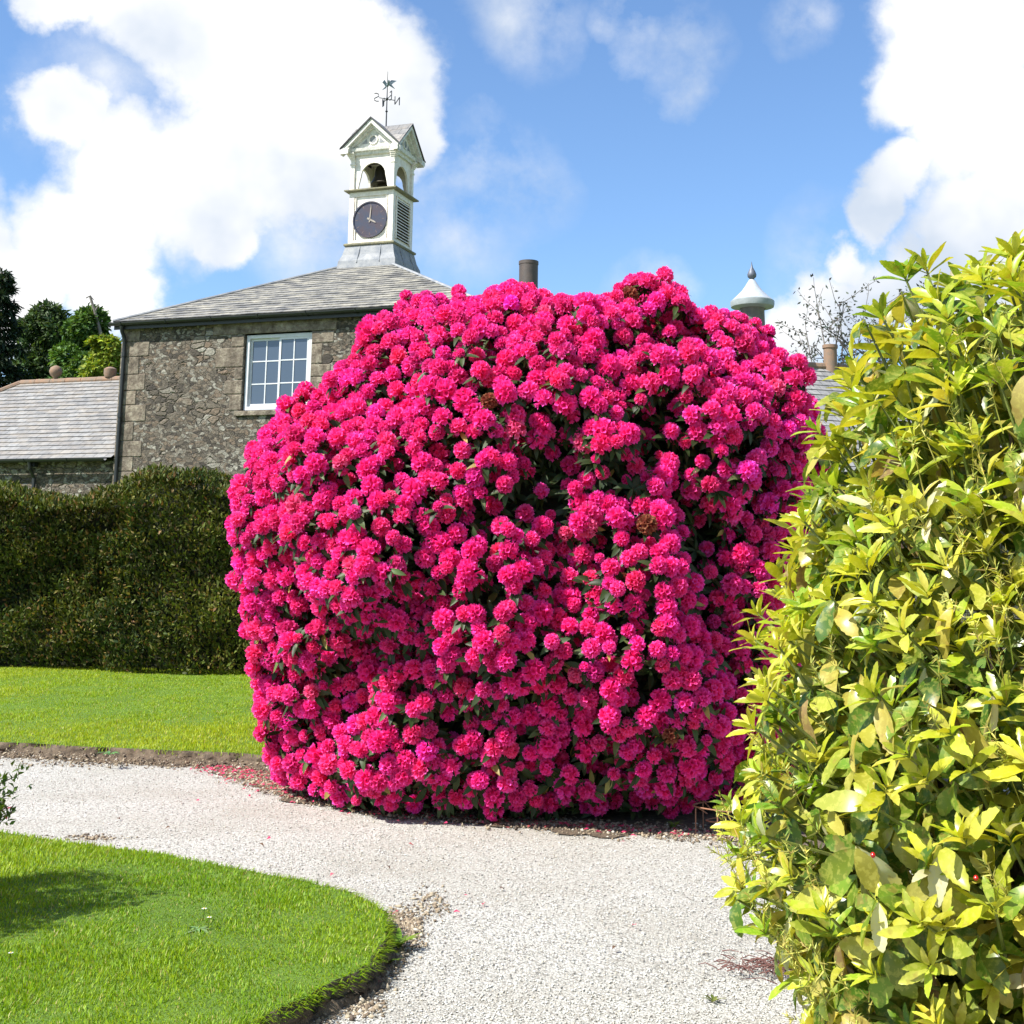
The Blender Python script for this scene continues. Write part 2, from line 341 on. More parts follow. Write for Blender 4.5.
# ------------------------------------------------------------------ foliage builders
def frames(D, N):
    X = norm(D); Y = norm(np.cross(N, X)); Z = np.cross(X, Y); return X, Y, Z
def leaf_template(kind='lance'):
    if kind == 'lance':      # 5 stations x 3
        s = np.array([0, .22, .5, .78, 1.]); wd = np.array([.10, .72, 1., .62, .02])
    elif kind == 'tooth':
        s = np.array([0, .15, .38, .60, .80, 1.]); wd = np.array([.08, .5, .95, 1., .6, .03])
    elif kind == 'serrate':
        s = np.array([0, .10, .22, .34, .46, .56, .64, .71, .78, .84, .90, .95, 1.]); wd = np.array([.08, .34, .66, .87, .98, 1.02, .90, .95, .74, .76, .46, .36, .02])
    elif kind == 'quad':
        s = np.array([0, .45, 1.]); wd = np.array([.15, 1., .1])
    return s, wd
def leaves(P, D, N, L, W, kind='lance', curl=.3, fold=.25, seed=0):
    """leaf blades: P base, D direction, N normal hint; L, W arrays."""
    s, wd = leaf_template(kind); ns = len(s); n = len(P); r = np.random.default_rng(seed)
    X, Y, Z = frames(D, N); L = np.broadcast_to(L, n)[:, None]; W = np.broadcast_to(W, n)[:, None]
    cu = (curl * (.4 + 1.2 * r.random(n)) if np.isscalar(curl) else curl)[:, None]; fo = (fold * (.3 + 1.4 * r.random(n)))[:, None]
    ty = (r.random(n)[:, None] - .5) * .35
    V = np.zeros((n, ns, 3, 3))
    for j, t in enumerate((-1, 0, 1)):
        along = L * s[None] * (1 - .15 * cu * s[None]); side = W * .5 * wd[None] * t + L * ty * s[None] ** 2
        up = -cu * L * s[None] ** 2 * .8 + abs(t) * fo * W * .5 * wd[None]
        up = up + (.06 * W * np.sin(s[None] * 9 + r.random((n, 1)) * 6) * abs(t))
        V[:, :, j] = P[:, None] + X[:, None] * along[..., None] + Y[:, None] * side[..., None] + Z[:, None] * up[..., None]
    q = []
    for i in range(ns - 1):
        for j in range(2): q.append((i*3+j, (i+1)*3+j, (i+1)*3+j+1, i*3+j+1))
    q = np.array(q); Fc = (q[None] + (np.arange(n) * ns * 3)[:, None, None]).reshape(-1, 4)
    return V.reshape(-1, 3), Fc, ns * 3
def tri_blades(P, D, side, L, W, bend):
    n = len(P); V = np.zeros((n, 5, 3)); up = D; z = np.array([0, 0, 1.])
    V[:, 0] = P - side * W[:, None] / 2; V[:, 1] = P + side * W[:, None] / 2
    mid = P + up * L[:, None] * .55
    V[:, 2] = mid - side * W[:, None] * .38; V[:, 3] = mid + side * W[:, None] * .38
    V[:, 4] = P + up * L[:, None] + bend * L[:, None]
    q = np.array([(0, 1, 3), (0, 3, 2), (2, 3, 4)]); return V.reshape(-1, 3), (q[None] + (np.arange(n) * 5)[:, None, None]).reshape(-1, 3)
def jitter(c, n, s=.25, seed=1):
    r = np.random.default_rng(seed); c = np.asarray(c, float); c = np.broadcast_to(c, (n, 3))
    return np.clip(c * (1 + s * r.normal(size=(n, 1))) * (1 + s * .35 * r.normal(size=(n, 3))), .003, .95)
def rand_dir(n, r):
    return norm(r.normal(size=(n, 3)))

# ------------------------------------------------------------------ ground
g = MB(); g.add([(-400, -400, -.03), (400, -400, -.03), (400, 400, -.03), (-400, 400, -.03)], [(0, 1, 2, 3)])
tag(g.build('ground', M['lawn']), kind='structure')
def sheet(name, poly, z, material, step=.25, bumpy=0., keep=None):
    poly = np.array(poly); lo = poly.min(0); hi = poly.max(0)
    me = MB(); me.add([(x, y, z) for x, y in poly], [tuple(range(len(poly)))]); return me.build(name, material)
# gravel path
gp = [(-30, 1.0), (14, 1.0), (14, 9.6), (1.8, 9.9), (-1.2, 10.9), (-2.2, 11.6), (-4.8, 13.1), (-30, 20)]
# as a fine grid with slight undulation
def grid_sheet(name, x0, x1, y0, y1, z, mats, nx, ny, amp, seed):
    X, Y = np.meshgrid(np.linspace(x0, x1, nx), np.linspace(y0, y1, ny)); P = np.stack([X.ravel(), Y.ravel(), np.zeros(X.size)], 1)
    P[:, 2] = z + amp * fnoise(P, 1.6, seed); i = np.arange(nx * ny).reshape(ny, nx)
    Fc = np.stack([i[:-1, :-1], i[:-1, 1:], i[1:, 1:], i[1:, :-1]], -1).reshape(-1, 4); return fast_mesh(name, P, Fc, mats, smooth=True)
tag(grid_sheet('gravel_path', -30, 16, -8, 13.6, 0., M['gravel'], 90, 60, .004, 3), kind='structure')

def inside(px, py, poly):
    poly = np.array(poly); c = np.zeros(len(px), bool); j = len(poly) - 1
    for i in range(len(poly)):
        xi, yi = poly[i]; xj, yj = poly[j]
        cond = ((yi > py) != (yj > py)) & (px < (xj - xi) * (py - yi) / (yj - yi + 1e-12) + xi); c ^= cond; j = i
    return c
def densify(pts, closed=False, step=.08):
    out = []; n = len(pts)
    for i in range(n - (0 if closed else 1)):
        a = np.array(pts[i]); b = np.array(pts[(i + 1) % n]); k = max(1, int(np.linalg.norm(b - a) / step))
        for t in range(k): out.append(a + (b - a) * t / k)
    if not closed: out.append(np.array(pts[-1]))
    return np.array(out)
def smooth_poly(p, it=2):
    p = np.array(p, float)
    for _ in range(it):
        a = p * .75 + np.roll(p, -1, 0) * .25; b = p * .25 + np.roll(p, -1, 0) * .75; p = np.stack([a, b], 1).reshape(-1, 2)
    return p
def raised_lawn(name, poly, z, bank_w, seed):
    """turf sheet at height z with a ragged soil bank falling to the gravel"""
    d = densify(poly, True, .03); P3 = np.c_[d, np.zeros(len(d))]
    nxt = np.roll(d, -1, 0) - np.roll(d, 1, 0); nr = norm(np.c_[nxt[:, 1], -nxt[:, 0]])
    area = np.sum(d[:, 0] * np.roll(d[:, 1], -1) - np.roll(d[:, 0], -1) * d[:, 1])
    if area < 0: nr = -nr
    w1 = fnoise(P3, 6, seed) * .022 + fnoise(P3, 23, seed + 4) * .012; top = d + nr * w1[:, None]; n_ = len(d); rows = [np.c_[top, np.full(n_, z)]]; K = 6
    for k in range(1, K + 1):
        t = k / K; ww = bank_w * (.55 * t + .45 * t ** 3) + (fnoise(P3 + k * .3, 9, seed + k) * .030 + fnoise(P3 + k, 31, seed + k) * .018) * (1 if k < K else 1.8); zz = z * (1 - t ** .8) + (fnoise(P3 + k * .7, 26, seed + 9 + k) * z * .30 if k < K else 0)
        rows.append(np.c_[d + nr * (w1 + ww)[:, None], np.minimum(zz, z * .97) if k < K else np.full(n_, -.008)])
    V = np.vstack(rows); i = np.arange(n_); j = (i + 1) % n_; Fc = np.vstack([np.c_[i + k * n_, j + k * n_, j + (k + 1) * n_, i + (k + 1) * n_] for k in range(K)])
    if area > 0: Fc = Fc[:, ::-1]
    tag(fast_mesh('soil_bank', V, Fc, M['soil'], smooth=True), kind='structure')
    mb = MB(); mb.add([(x, y, z) for x, y in top], [tuple(range(n_)) if area > 0 else tuple(range(n_))[::-1]])
    return tag(mb.build(name, M['lawn']), kind='structure'), top
gz = .09
nearpx = [(-60, 826), (0, 833), (80, 843), (150, 852), (230, 866), (300, 880), (350, 893), (378, 908), (390, 923), (386, 940), (366, 962), (330, 984), (288, 1006), (246, 1028), (205, 1056)]
near = [tuple(ground(x, y, gz)[:2]) for x, y in nearpx]
near = near + [(-1.1, 3.2), (-1.2, .5), (-6, .5), (-6, 8.0), (-4.2, 8.1)]
near_lawn, near_top = raised_lawn('near_lawn', near, gz, .055, 21)
fz = .105
farpx = [(-80, 741), (0, 742), (60, 745), (120, 748), (180, 751), (240, 753), (280, 757)]
farp = [tuple(ground(x, y, fz)[:2]) for x, y in farpx]
farp = farp + [(-.8, 11.8), (.5, 12.4), (12, 12.6), (18, 12.6), (18, 60), (-40, 60), (-40, 13.2)]
far_lawn, far_top = raised_lawn('far_lawn', farp, fz, .13, 31)

# soil apron under the big shrub and the brown patch at the corner of the near lawn
def patch(name, pts, z, material, seed, kind='structure'):
    d = densify(pts, True, .08); P3 = np.c_[d, np.zeros(len(d))]; c = d.mean(0)
    d = c + (d - c) * (1 + .07 * fnoise(P3, 9, seed))[:, None]
    mb = MB(); mb.add([(x, y, z) for x, y in d], [tuple(range(len(d)))])
    return tag(mb.build(name, material), kind=kind)
ap = [ground(x, y)[:2] for x, y in [(232, 775), (300, 800), (390, 818), (480, 826), (560, 834), (640, 838), (720, 842), (800, 850), (860, 860)]]
ap = [tuple(p) for p in ap] + [(3.6, 9.5), (3.2, 13), (-1.5, 12.6), (-2.2, 11.9)]
patch('soil_bed', ap, .010, M['soil'], 4)
M['soil_light'] = mk_plain('pale_soil', (.26, .205, .14), .95, scale=22, c2=(.13, .10, .065), bp=1)

# gravel stones close to the camera
def pebbles():
    r = np.random.default_rng(5); n = 90000
    # density falls with distance
    y = 4.4 + 6.5 * r.random(n) ** 1.5; x = (r.random(n) * 1.06 - .53) * y * .82
    keep = ~inside(x, y, near_top) & ~inside(x, y, far_top) & (x < 2.6) ; x = x[keep]; y = y[keep]; n = len(x)
    P = np.c_[x, y, np.full(n, .004)]
    oc = np.array([(1,0,0),(-1,0,0),(0,1,0),(0,-1,0),(0,0,1),(0,0,-1)], float)
    sz = (.0025 + .0045 * r.random(n) ** 3)[:, None, None] * (.6 + .8 * r.random((n, 6, 1)))
    a = r.random(n) * 6.28; ca, sa = np.cos(a), np.sin(a)
    V = oc[None] * sz; V = np.stack([V[..., 0] * ca[:, None] - V[..., 1] * sa[:, None], V[..., 0] * sa[:, None] + V[..., 1] * ca[:, None], V[..., 2] * .6], -1) + P[:, None]
    tf = np.array([(0,2,4),(2,1,4),(1,3,4),(3,0,4),(2,0,5),(1,2,5),(3,1,5),(0,3,5)])
    Fc = (tf[None] + (np.arange(n) * 6)[:, None, None]).reshape(-1, 3)
    base = np.array([(.56, .55, .50), (.45, .435, .385), (.64, .63, .59), (.34, .315, .27), (.20, .185, .165), (.47, .42, .33)])[r.choice(6, n, p=[.30, .24, .16, .13, .09, .08])]
    tag(fast_mesh('gravel', V.reshape(-1, 3), Fc, M['pebble'], tint=np.repeat(base * (.85 + .3 * r.random((n, 1))), 6, 0)), kind='stuff')
pebbles()

def crumbs():
    r = np.random.default_rng(15); pts = []
    k = (far_top[:, 1] < 14) & (far_top[:, 0] < 0) & (far_top[:, 0] > -8); e = far_top[k]; i = r.integers(0, len(e), 5000); pts.append(np.c_[e[i] + np.c_[r.normal(size=5000) * .03, -.07 - np.abs(r.normal(size=5000)) * .12], .07 * r.random(5000) ** 2])
    k = (near_top[:, 1] > 3.8) & (near_top[:, 0] > -1.0) & (near_top[:, 1] < 6.8); e = near_top[k]; i = r.integers(0, len(e), 3500); pts.append(np.c_[e[i] + norm(e[i] - [-2.2, 6.]) * (.02 + np.abs(r.normal(size=(3500, 1))) * .035), np.full(3500, .004)])
    c = ground(400, 932)[:2]; pts.append(np.c_[c + r.normal(size=(2600, 2)) * [.045, .14] + [.0, 0], np.full(2600, .005)]); c = ground(455, 850)
    e = densify([tuple(ground(x, y)[:2]) for x, y in [(225, 772), (300, 800), (400, 816), (500, 824), (620, 834), (740, 842), (800, 850)]], False, .02); i = r.integers(0, len(e), 9000); pts.append(np.c_[e[i] + np.c_[r.normal(size=9000) * .05, .10 + r.normal(size=9000) * .13], np.full(9000, .012)])
    for px, py, n, sx, sy in [(95, 838, 160, .10, .05), (365, 1010, 200, .04, .05), (60, 765, 200, .3, .1), (430, 905, 200, .05, .15)]:
        c = ground(px, py)[:2]; pts.append(np.c_[c + r.normal(size=(n, 2)) * [sx, sy], np.full(n, .005)])
    P = np.vstack(pts); n = len(P); oc = np.array([(1,0,0),(-1,0,0),(0,1,0),(0,-1,0),(0,0,1),(0,0,-1)], float)
    sz = (.003 + .009 * r.random(n) ** 3)[:, None, None] * (.5 + 1. * r.random((n, 6, 1))); V = oc[None] * sz * (1 + 1.5 * (r.random((n, 1, 3)) ** 3)); V[..., 2] *= .6; a = r.random(n) * 6.28; ca, sa = np.cos(a)[:, None], np.sin(a)[:, None]
    V = np.stack([V[..., 0] * ca - V[..., 1] * sa, V[..., 0] * sa + V[..., 1] * ca, V[..., 2]], -1) + P[:, None]
    tf = np.array([(0,2,4),(2,1,4),(1,3,4),(3,0,4),(2,0,5),(1,2,5),(3,1,5),(0,3,5)]); Fc = (tf[None] + (np.arange(n) * 6)[:, None, None]).reshape(-1, 3)
    base = np.array([(.26, .20, .13), (.17, .125, .08), (.34, .28, .19), (.09, .065, .045), (.44, .40, .33)])[r.choice(5, n, p=[.3, .25, .22, .13, .1])]
    tag(fast_mesh('soil_crumbs', V.reshape(-1, 3), Fc, M['pebble'], tint=np.repeat(base, 6, 0)), kind='stuff')
crumbs()

# grass
def grass(name, poly, z, n, ymax, ymin, hmin, hmax, wid, seed, cols, xlim, power=1.6):
    r = np.random.default_rng(seed); y = ymin + (ymax - ymin) * r.random(n) ** power; x = (r.random(n) * 2 - 1) * y * .43 - .1
    x = np.clip(x, *xlim) if False else x
    k = inside(x, y, poly); x = x[k]; y = y[k]; n = len(x); P = np.c_[x, y, np.full(n, z - .004)]
    pn = fnoise(P, 1.3, seed); p2 = fnoise(P, 5, seed + 1); p3 = fnoise(P, 14, seed + 2)
    L = (hmin + (hmax - hmin) * r.random(n) ** 1.4) * np.clip(1 + .35 * pn + .4 * p2 + .30 * p3, .6, 2) * (y / y.mean()) ** .3
    az = r.random(n) * 6.28; lean = .15 + .45 * r.random(n)
    flow = np.c_[np.sin(p2 * 5), np.cos(p2 * 5), np.zeros(n)] * .25
    D = norm(np.c_[np.cos(az) * lean, np.sin(az) * lean, np.ones(n)] + flow)
    side = np.c_[-np.sin(az), np.cos(az), np.zeros(n)]; bend = np.c_[np.cos(az), np.sin(az), -np.ones(n) * .4] * (.25 * r.random(n))[:, None]
    V, Fc = tri_blades(P, D, side, L, wid * (.7 + .6 * r.random(n)) * (y / ymin) ** .5, bend)
    t = np.clip(.5 + .5 * pn + .25 * r.normal(size=n), 0, 1)[:, None]
    c = np.array(cols[0]) * (1 - t) + np.array(cols[1]) * t
    dry = r.random(n) < .045; c[dry] = cols[2]
    return tag(fast_mesh(name, V, Fc, M['grass_blade'], tint=np.repeat(jitter(c, n, .14, seed), 5, 0)), kind='stuff')
grass('grass', near_top, gz, 330000, 8.6, 3.9, .010, .028, .0036, 41, [(.13, .27, .004), (.30, .40, .012), (.44, .38, .13)], (-4, 1), 1.25)
grass('grass', far_top, fz, 420000, 21, 10.6, .014, .034, .0052, 42, [(.21, .33, .004), (.36, .42, .012), (.46, .38, .14)], (-9, 1), 1.15)
# tufts hanging over the near edge
def edge_tufts(top, z, n, seed, cols, hgt, pick):
    r = np.random.default_rng(seed); i = r.integers(0, len(top), n); p = top[i]; k = pick(p); p = p[k]; n = len(p)
    c0 = np.array(top).mean(0); outw = norm(p - np.array([-2.2, 6.0])) if z < .12 else np.tile([0, -1.], (n, 1))
    P = np.c_[p + outw * (r.random((n, 1)) * .05 - .03), z - .045 * r.random(n)]
    D = norm(np.c_[outw * (.5 + .6 * r.random((n, 1))) + r.normal(size=(n, 2)) * .35, .3 + .7 * r.random(n)])
    side = norm(np.cross(D, np.array([0, 0, 1.]))); L = hgt * (.5 + r.random(n))
    V, Fc = tri_blades(P, D, side, L, np.full(n, .005), np.c_[outw * .3, -np.full(n, .35)])
    tag(fast_mesh('grass', V, Fc, M['grass_blade'], tint=np.repeat(jitter(cols, n, .25, seed), 5, 0)), kind='stuff')
edge_tufts(near_top, gz, 22000, 7, (.19, .30, .01), .034, lambda p: (p[:, 1] > 3.8) & (p[:, 0] > -3.5))
edge_tufts(far_top, fz, 30000, 8, (.24, .33, .02), .06, lambda p: (p[:, 1] < 14) & (p[:, 1] > 10) & (p[:, 0] < 0) & (p[:, 0] > -8))

# ------------------------------------------------------------------ stone house with pyramid roof
ANG = R_(-19.7)
A0 = np.array([-8.3164, 28.0]); d2 = np.array([math.cos(ANG), math.sin(ANG)]); b2 = np.array([-math.sin(ANG), math.cos(ANG)])
house = empty('stone_house', (A0[0], A0[1], 0), ANG, label='tall rubble stone house with hipped slate roof and white sash window above the hedge', cat='house')
HW = 8.04; EZ = 6.70
def walls(mb, x0, y0, x1, y1, z0, z1, t, hole=None):
    # front with optional window hole
    if hole:
        a, c, e, g_ = hole
        mb.box((x0, y0, z0), (a, y0 + t, z1)); mb.box((c, y0, z0), (x1, y0 + t, z1)); mb.box((a, y0, z0), (c, y0 + t, e)); mb.box((a, y0, g_), (c, y0 + t, z1))
    else: mb.box((x0, y0, z0), (x1, y0 + t, z1))
    mb.box((x0, y0 + t, z0), (x0 + t, y1 - t, z1)); mb.box((x1 - t, y0 + t, z0), (x1, y1 - t, z1)); mb.box((x0, y1 - t, z0), (x1, y1, z1))
wx0, wx1, wz0, wz1 = 2.98, 4.54, 4.76, 6.36
mb = MB(); walls(mb, 0, 0, HW, HW, 0, EZ, .5, (wx0, wx1, wz0, wz1)); mb.build('wall', M['wall'], house)
# dressed stones: quoins, jambs, lintel
rq = np.random.default_rng(3); mb = MB(); z = .0; k = 0
while z < EZ - .2:
    h = .30 + .12 * rq.random(); L = .62 if k % 2 else .36; L += .1 * rq.random(); h = min(h, EZ - z)
    mb.box((-.015, -.015, z + .006), (L, .3, z + h - .008)); z += h; k += 1
mb.build('quoin', M['granite'], house, bevel=.012)
mb = MB(); mb.box((wx0 - .75, -.018, wz1 + .0), (wx1 + .55, .3, wz1 + .31)); mb.build('lintel', M['granite'], house, bevel=.015)
for side in (0, 1):
    mb = MB(); z = wz0 + .02
    for h, Lf, Lr in [(.34, .28, .5), (.30, .42, .30), (.26, .20, .45), (.42, .66, .25), (.25, .3, .5)]:
        if side: mb.box((wx1, -.014, z), (wx1 + Lr, .3, z + h - .015))
        else: mb.box((wx0 - Lf, -.014, z), (wx0, .3, z + h - .015))
        z += h
    mb.build('jamb_stones', M['granite'], house, bevel=.02)
mb = MB(); mb.box((wx0 - .12, -.06, wz0 - .10), (wx1 + .12, .30, wz0 + .0)); mb.build('sill', M['granite'], house, bevel=.01)
# sash window
win = MB(); fx0, fx1, fz0, fz1 = wx0 + .02, wx1 - .02, wz0 + .02, wz1 - .02; t = .075; y0, y1 = .06, .16
win.box((fx0, y0, fz0), (fx0 + t, y1, fz1)); win.box((fx1 - t, y0, fz0), (fx1, y1, fz1)); win.box((fx0 + t, y0, fz0), (fx1 - t, y1, fz0 + t)); win.box((fx0 + t, y0, fz1 - t), (fx1 - t, y1, fz1))
window = win.build('window', M['white'], house, bevel=.006)
ix0, ix1, iz0, iz1 = fx0 + t, fx1 - t, fz0 + t, fz1 - t; xm = (ix0 + ix1) / 2 + .02
for s_, (a, c, yy) in enumerate([(ix0, xm + .03, y0 + .055), (xm - .02, ix1, y0 + .01)]):
    s = MB(); f_ = .045; s.box((a, yy, iz0), (a + f_, yy + .04, iz1)); s.box((c - f_, yy, iz0), (c, yy + .04, iz1)); s.box((a + f_, yy, iz0), (c - f_, yy + .04, iz0 + f_ + .015)); s.box((a + f_, yy, iz1 - f_), (c - f_, yy + .04, iz1))
    m_ = (a + c) / 2; s.box((m_ - .012, yy + .004, iz0 + f_ + .015), (m_ + .012, yy + .034, iz1 - f_))
    for q in (1, 2):
        zz = iz0 + (iz1 - iz0) * q / 3; s.box((a + f_, yy + .006, zz - .012), (m_ - .012, yy + .032, zz + .012)); s.box((m_ + .012, yy + .006, zz - .012), (c - f_, yy + .032, zz + .012))
    s.build('sash', M['white'], window)
    p_ = MB(); p_.box((a + f_ - .005, yy + .016, iz0 + f_), (c - f_ + .005, yy + .022, iz1 - f_ + .005)); p_.build('pane', M['glass'], window)
# roof
def slate_face(mb, e0, e1, t0, t1, n, lap=.016, mi=0):
    e0, e1, t0, t1 = map(Vector, (e0, e1, t0, t1)); nrm = (e1 - e0).cross((t0 + t1) / 2 - (e0 + e1) / 2).normalized()
    sl = ((t0 + t1) / 2 - (e0 + e1) / 2).length; ux = (e1 - e0).normalized(); r = np.random.default_rng(n)
    for k in range(n):
        a, c = k / n, (k + 1) / n; w = sl / n
        l0 = e0.lerp(t0, a); r0 = e1.lerp(t1, a); l1 = e0.lerp(t0, c); r1 = e1.lerp(t1, c)
        # split in runs so that the lower edge wanders a little
        m = max(1, int((r0 - l0).length / .55))
        js = [nrm * (lap * (1 + .5 * (r.random() - .5))) for _ in range(m + 1)]
        for q in range(m):
            u0, u1 = q / m, (q + 1) / m
            A, B, C_, D_ = l0.lerp(r0, u0) + js[q], l0.lerp(r0, u1) + js[q + 1], l1.lerp(r1, u1), l1.lerp(r1, u0)
            A2, B2 = l0.lerp(r0, u0) - nrm * .004, l0.lerp(r0, u1) - nrm * .004
            U = lambda P: ((P - e0).dot(ux), 0)
            v0, v1 = k * .2, (k + 1) * .2 - .001
            mb.add([A, B, C_, D_], [(0, 1, 2, 3)], mi, [[(U(A)[0], v0), (U(B)[0], v0), (U(C_)[0], v1), (U(D_)[0], v1)]])
            mb.add([A2, B2, B, A], [(0, 1, 2, 3)], mi, [[(U(A)[0], v0), (U(B)[0], v0), (U(B)[0], v0 + .01), (U(A)[0], v0 + .01)]])
ov = .16; ez = EZ + .04; cxx = HW / 2; AP = (cxx, cxx, 8.82)
c_ = [(-ov, -ov, ez), (HW + ov, -ov, ez), (HW + ov, HW + ov, ez), (-ov, HW + ov, ez)]
mb = MB()
for i in range(4): slate_face(mb, c_[i], c_[(i + 1) % 4], AP, AP, 24)
mb.add([(x, y, z - .03) for x, y, z in c_], [(3, 2, 1, 0)])
roof = mb.build('roof', M['slate'], house)
mb = MB()
for i in range(4):
    a = Vector(c_[i]); bb = Vector(AP); mb.tube([a.lerp(bb, t) + Vector((0, 0, .02)) for t in (0, .5, .97)], .035, 6)
mb.build('hip_ridge', M['lead'], roof)
# gutter as half-round channel with brackets + downpipe
def gutter(parent, p0, p1, r=.06, name='gutter'):
    mb = MB(); p0, p1 = Vector(p0), Vector(p1); t = (p1 - p0).normalized(); s = Vector((t.y, -t.x, 0)); n = 9; vs = []; fs = []
    for p in (p0, p1):
        for rr in (r, r - .012):
            for j in range(n):
                a = math.pi * j / (n - 1) + math.pi; vs.append(p + s * math.cos(a) * rr + Vector((0, 0, math.sin(a) * rr)))
    for j in range(n - 1):
        fs += [(j, j + 1, 2*n + j + 1, 2*n + j), (n + j, 3*n + j, 3*n + j + 1, n + j + 1)]
    fs += [(0, 2*n, 3*n, n), (n - 1, 2*n - 1, 4*n - 1, 3*n - 1)]
    mb.add(vs, fs); L = (p1 - p0).length; k = 0
    while k * 1.1 + .3 < L:
        p = p0 + t * (k * 1.1 + .3); mb.tube([p + s * (r + .01) + Vector((0, 0, .01)), p + s * r * .7 + Vector((0, 0, -r * .8)), p - s * r * .5 + Vector((0, 0, -r * 1.1)), p - s * (r + .05) + Vector((0, 0, -.03))], .012, 5); k += 1
    return mb.build(name, M['black_iron'], parent)
gutter(house, (-ov - .03, -ov - .05, ez - .035), (HW + ov + .03, -ov - .05, ez - .035), .065)
mb = MB(); mb.box((-ov + .03, -ov + .012, ez - .17), (HW + ov - .03, -ov + .03, ez - .035)); mb.build('fascia', M['black_iron'], house)
mb = MB(); dx = .10
mb.tube([(dx, -ov - .05, ez - .1), (dx, -ov - .02, ez - .22), (dx, -.07, ez - .36), (dx, -.065, ez - .6), (dx - .0, -.065, .1)], .04, 8)
for zz in (6.0, 4.7, 3.2, 1.6): mb.tube([(dx, -.065, zz), (dx, -.065, zz + .09)], .052, 8)
mb.build('downpipe', M['black_iron'], house, smooth=True)

# ------------------------------------------------------------------ clock turret
T0 = A0 + d2 * (cxx + .05) + b2 * cxx
tur = empty('clock_turret', (T0[0], T0[1], 8.6), ANG, label='cream painted clock and bell turret with four gables on top of the slate roof', cat='turret')
h = .565; zL = lambda z: z - 8.6
def ring4(mb, levels, mi=0):
    vs = []; fs = []
    for hw, z in levels: vs += [(-hw, -hw, z), (hw, -hw, z), (hw, hw, z), (-hw, hw, z)]
    for i in range(len(levels) - 1):
        for j in range(4): fs.append((i*4+j, i*4+(j+1) % 4, (i+1)*4+(j+1) % 4, (i+1)*4+j))
    fs += [(3, 2, 1, 0), tuple((len(levels)-1)*4 + j for j in range(4))]; return mb.add(vs, fs, mi)
mb = MB(); ring4(mb, [(.74, -.14), (.72, zL(8.63)), (.655, zL(8.78)), (.605, zL(9.0))])
for s in (-1, 1):
    for q in (-.22, .3):
        mb.tube([(q * 1.1, s * .735, -.03), (q, s * .60, zL(9.0))], .014, 5); mb.tube([(s * .735, q * 1.1, -.03), (s * .60, q, zL(9.0))], .014, 5)
mb.build('lead_skirt', M['lead'], tur)
mb = MB(); ring4(mb, [(.625, zL(9.0)), (.64, zL(9.02)), (.64, zL(9.05)), (.60, zL(9.075))]); mb.build('base_moulding', M['lichen_ledge'], tur)
z0, z1 = zL(9.075), zL(10.30)
mb = MB(); hh = h - .035; mb.box((-hh, -hh, z0), (hh, hh, z1))
for sx in (-1, 1):
    for sy in (-1, 1):
        a, c = sorted((sx * h, sx * (h - .13))); e, f_ = sorted((sy * h, sy * (h - .13))); mb.box((a, e, z0), (c, f_, z1))
for (zz0, zz1) in ((z0, z0 + .07), (z1 - .11, z1)):
    mb.box((-h + .13, -h + .003, zz0), (h - .13, -h + .03, zz1)); mb.box((-h + .13, h - .03, zz0), (h - .13, h - .003, zz1))
    mb.box((-h + .003, -h + .13, zz0), (-h + .03, h - .13, zz1)); mb.box((h - .03, -h + .13, zz0), (h - .003, h - .13, zz1))
for s in (-1, 1): mb.box((s * .40 - .012, -h + .006, z0 + .07), (s * .40 + .012, -h + .03, z1 - .11))
stage = mb.build('clock_stage', M['cream'], tur, bevel=.006)
# louvres on the side faces
for sx in (1, -1):
    mb = MB(); X0 = sx * (hh - .0)
    ly0, ly1 = -.37, .37; lz0, lz1 = z0 + .13, z1 - .16; N = 13
    mb.box((min(X0, X0 + sx * .004), ly0, lz0), (max(X0, X0 + sx * .004), ly1, lz1), 1)
    for k in range(N):
        zz = lz0 + (lz1 - lz0) * (k + .5) / N; hs = (lz1 - lz0) / N
        a, c = X0 + sx * .004, X0 + sx * .05
        mb.add([(a, ly0, zz + hs * .30), (a, ly1, zz + hs * .30), (c, ly1, zz - hs * .30), (c, ly0, zz - hs * .30), (a, ly0, zz + hs * .12), (a, ly1, zz + hs * .12), (c, ly1, zz - hs * .46), (c, ly0, zz - hs * .46)],
               [(0, 1, 2, 3), (7, 6, 5, 4), (3, 2, 6, 7), (0, 3, 7, 4), (1, 5, 6, 2)], 0)
    for s in (-1, 1): mb.box((min(X0, X0 + sx * .055), s * .39 - .02, lz0 - .03), (max(X0, X0 + sx * .055), s * .39 + .02, lz1 + .03))
    mb.build('louvre', [M['cream'], M['dark_wood']], tur)
# clock
cl_ = MB(); n_ = 40; cz = zL(9.62); cr = .405; yy = -hh
vs = []; 
for (rr, y) in ((cr + .03, yy - .002), (cr + .03, yy - .05), (cr, yy - .05), (cr - .01, yy - .03), (0.001, yy - .03)):
    vs += [(-.02 + rr * math.cos(2 * math.pi * j / n_), y, cz + rr * math.sin(2 * math.pi * j / n_)) for j in range(n_)]
fs = [(i*n_+j, i*n_+(j+1) % n_, (i+1)*n_+(j+1) % n_, (i+1)*n_+j) for i in range(4) for j in range(n_)]
cl_.add(vs, fs)
for k in range(12):
    a = math.pi * k / 6; s, c = math.sin(a), math.cos(a); r0, r1, wd = .31, .375, .009
    P = [(-.02 + s * r0 - c * wd, cz + c * r0 + s * wd), (-.02 + s * r0 + c * wd, cz + c * r0 - s * wd), (-.02 + s * r1 + c * wd, cz + c * r1 - s * wd), (-.02 + s * r1 - c * wd, cz + c * r1 + s * wd)]
    cl_.add([(p[0], yy - .033, p[1]) for p in P], [(0, 1, 2, 3)], 1)
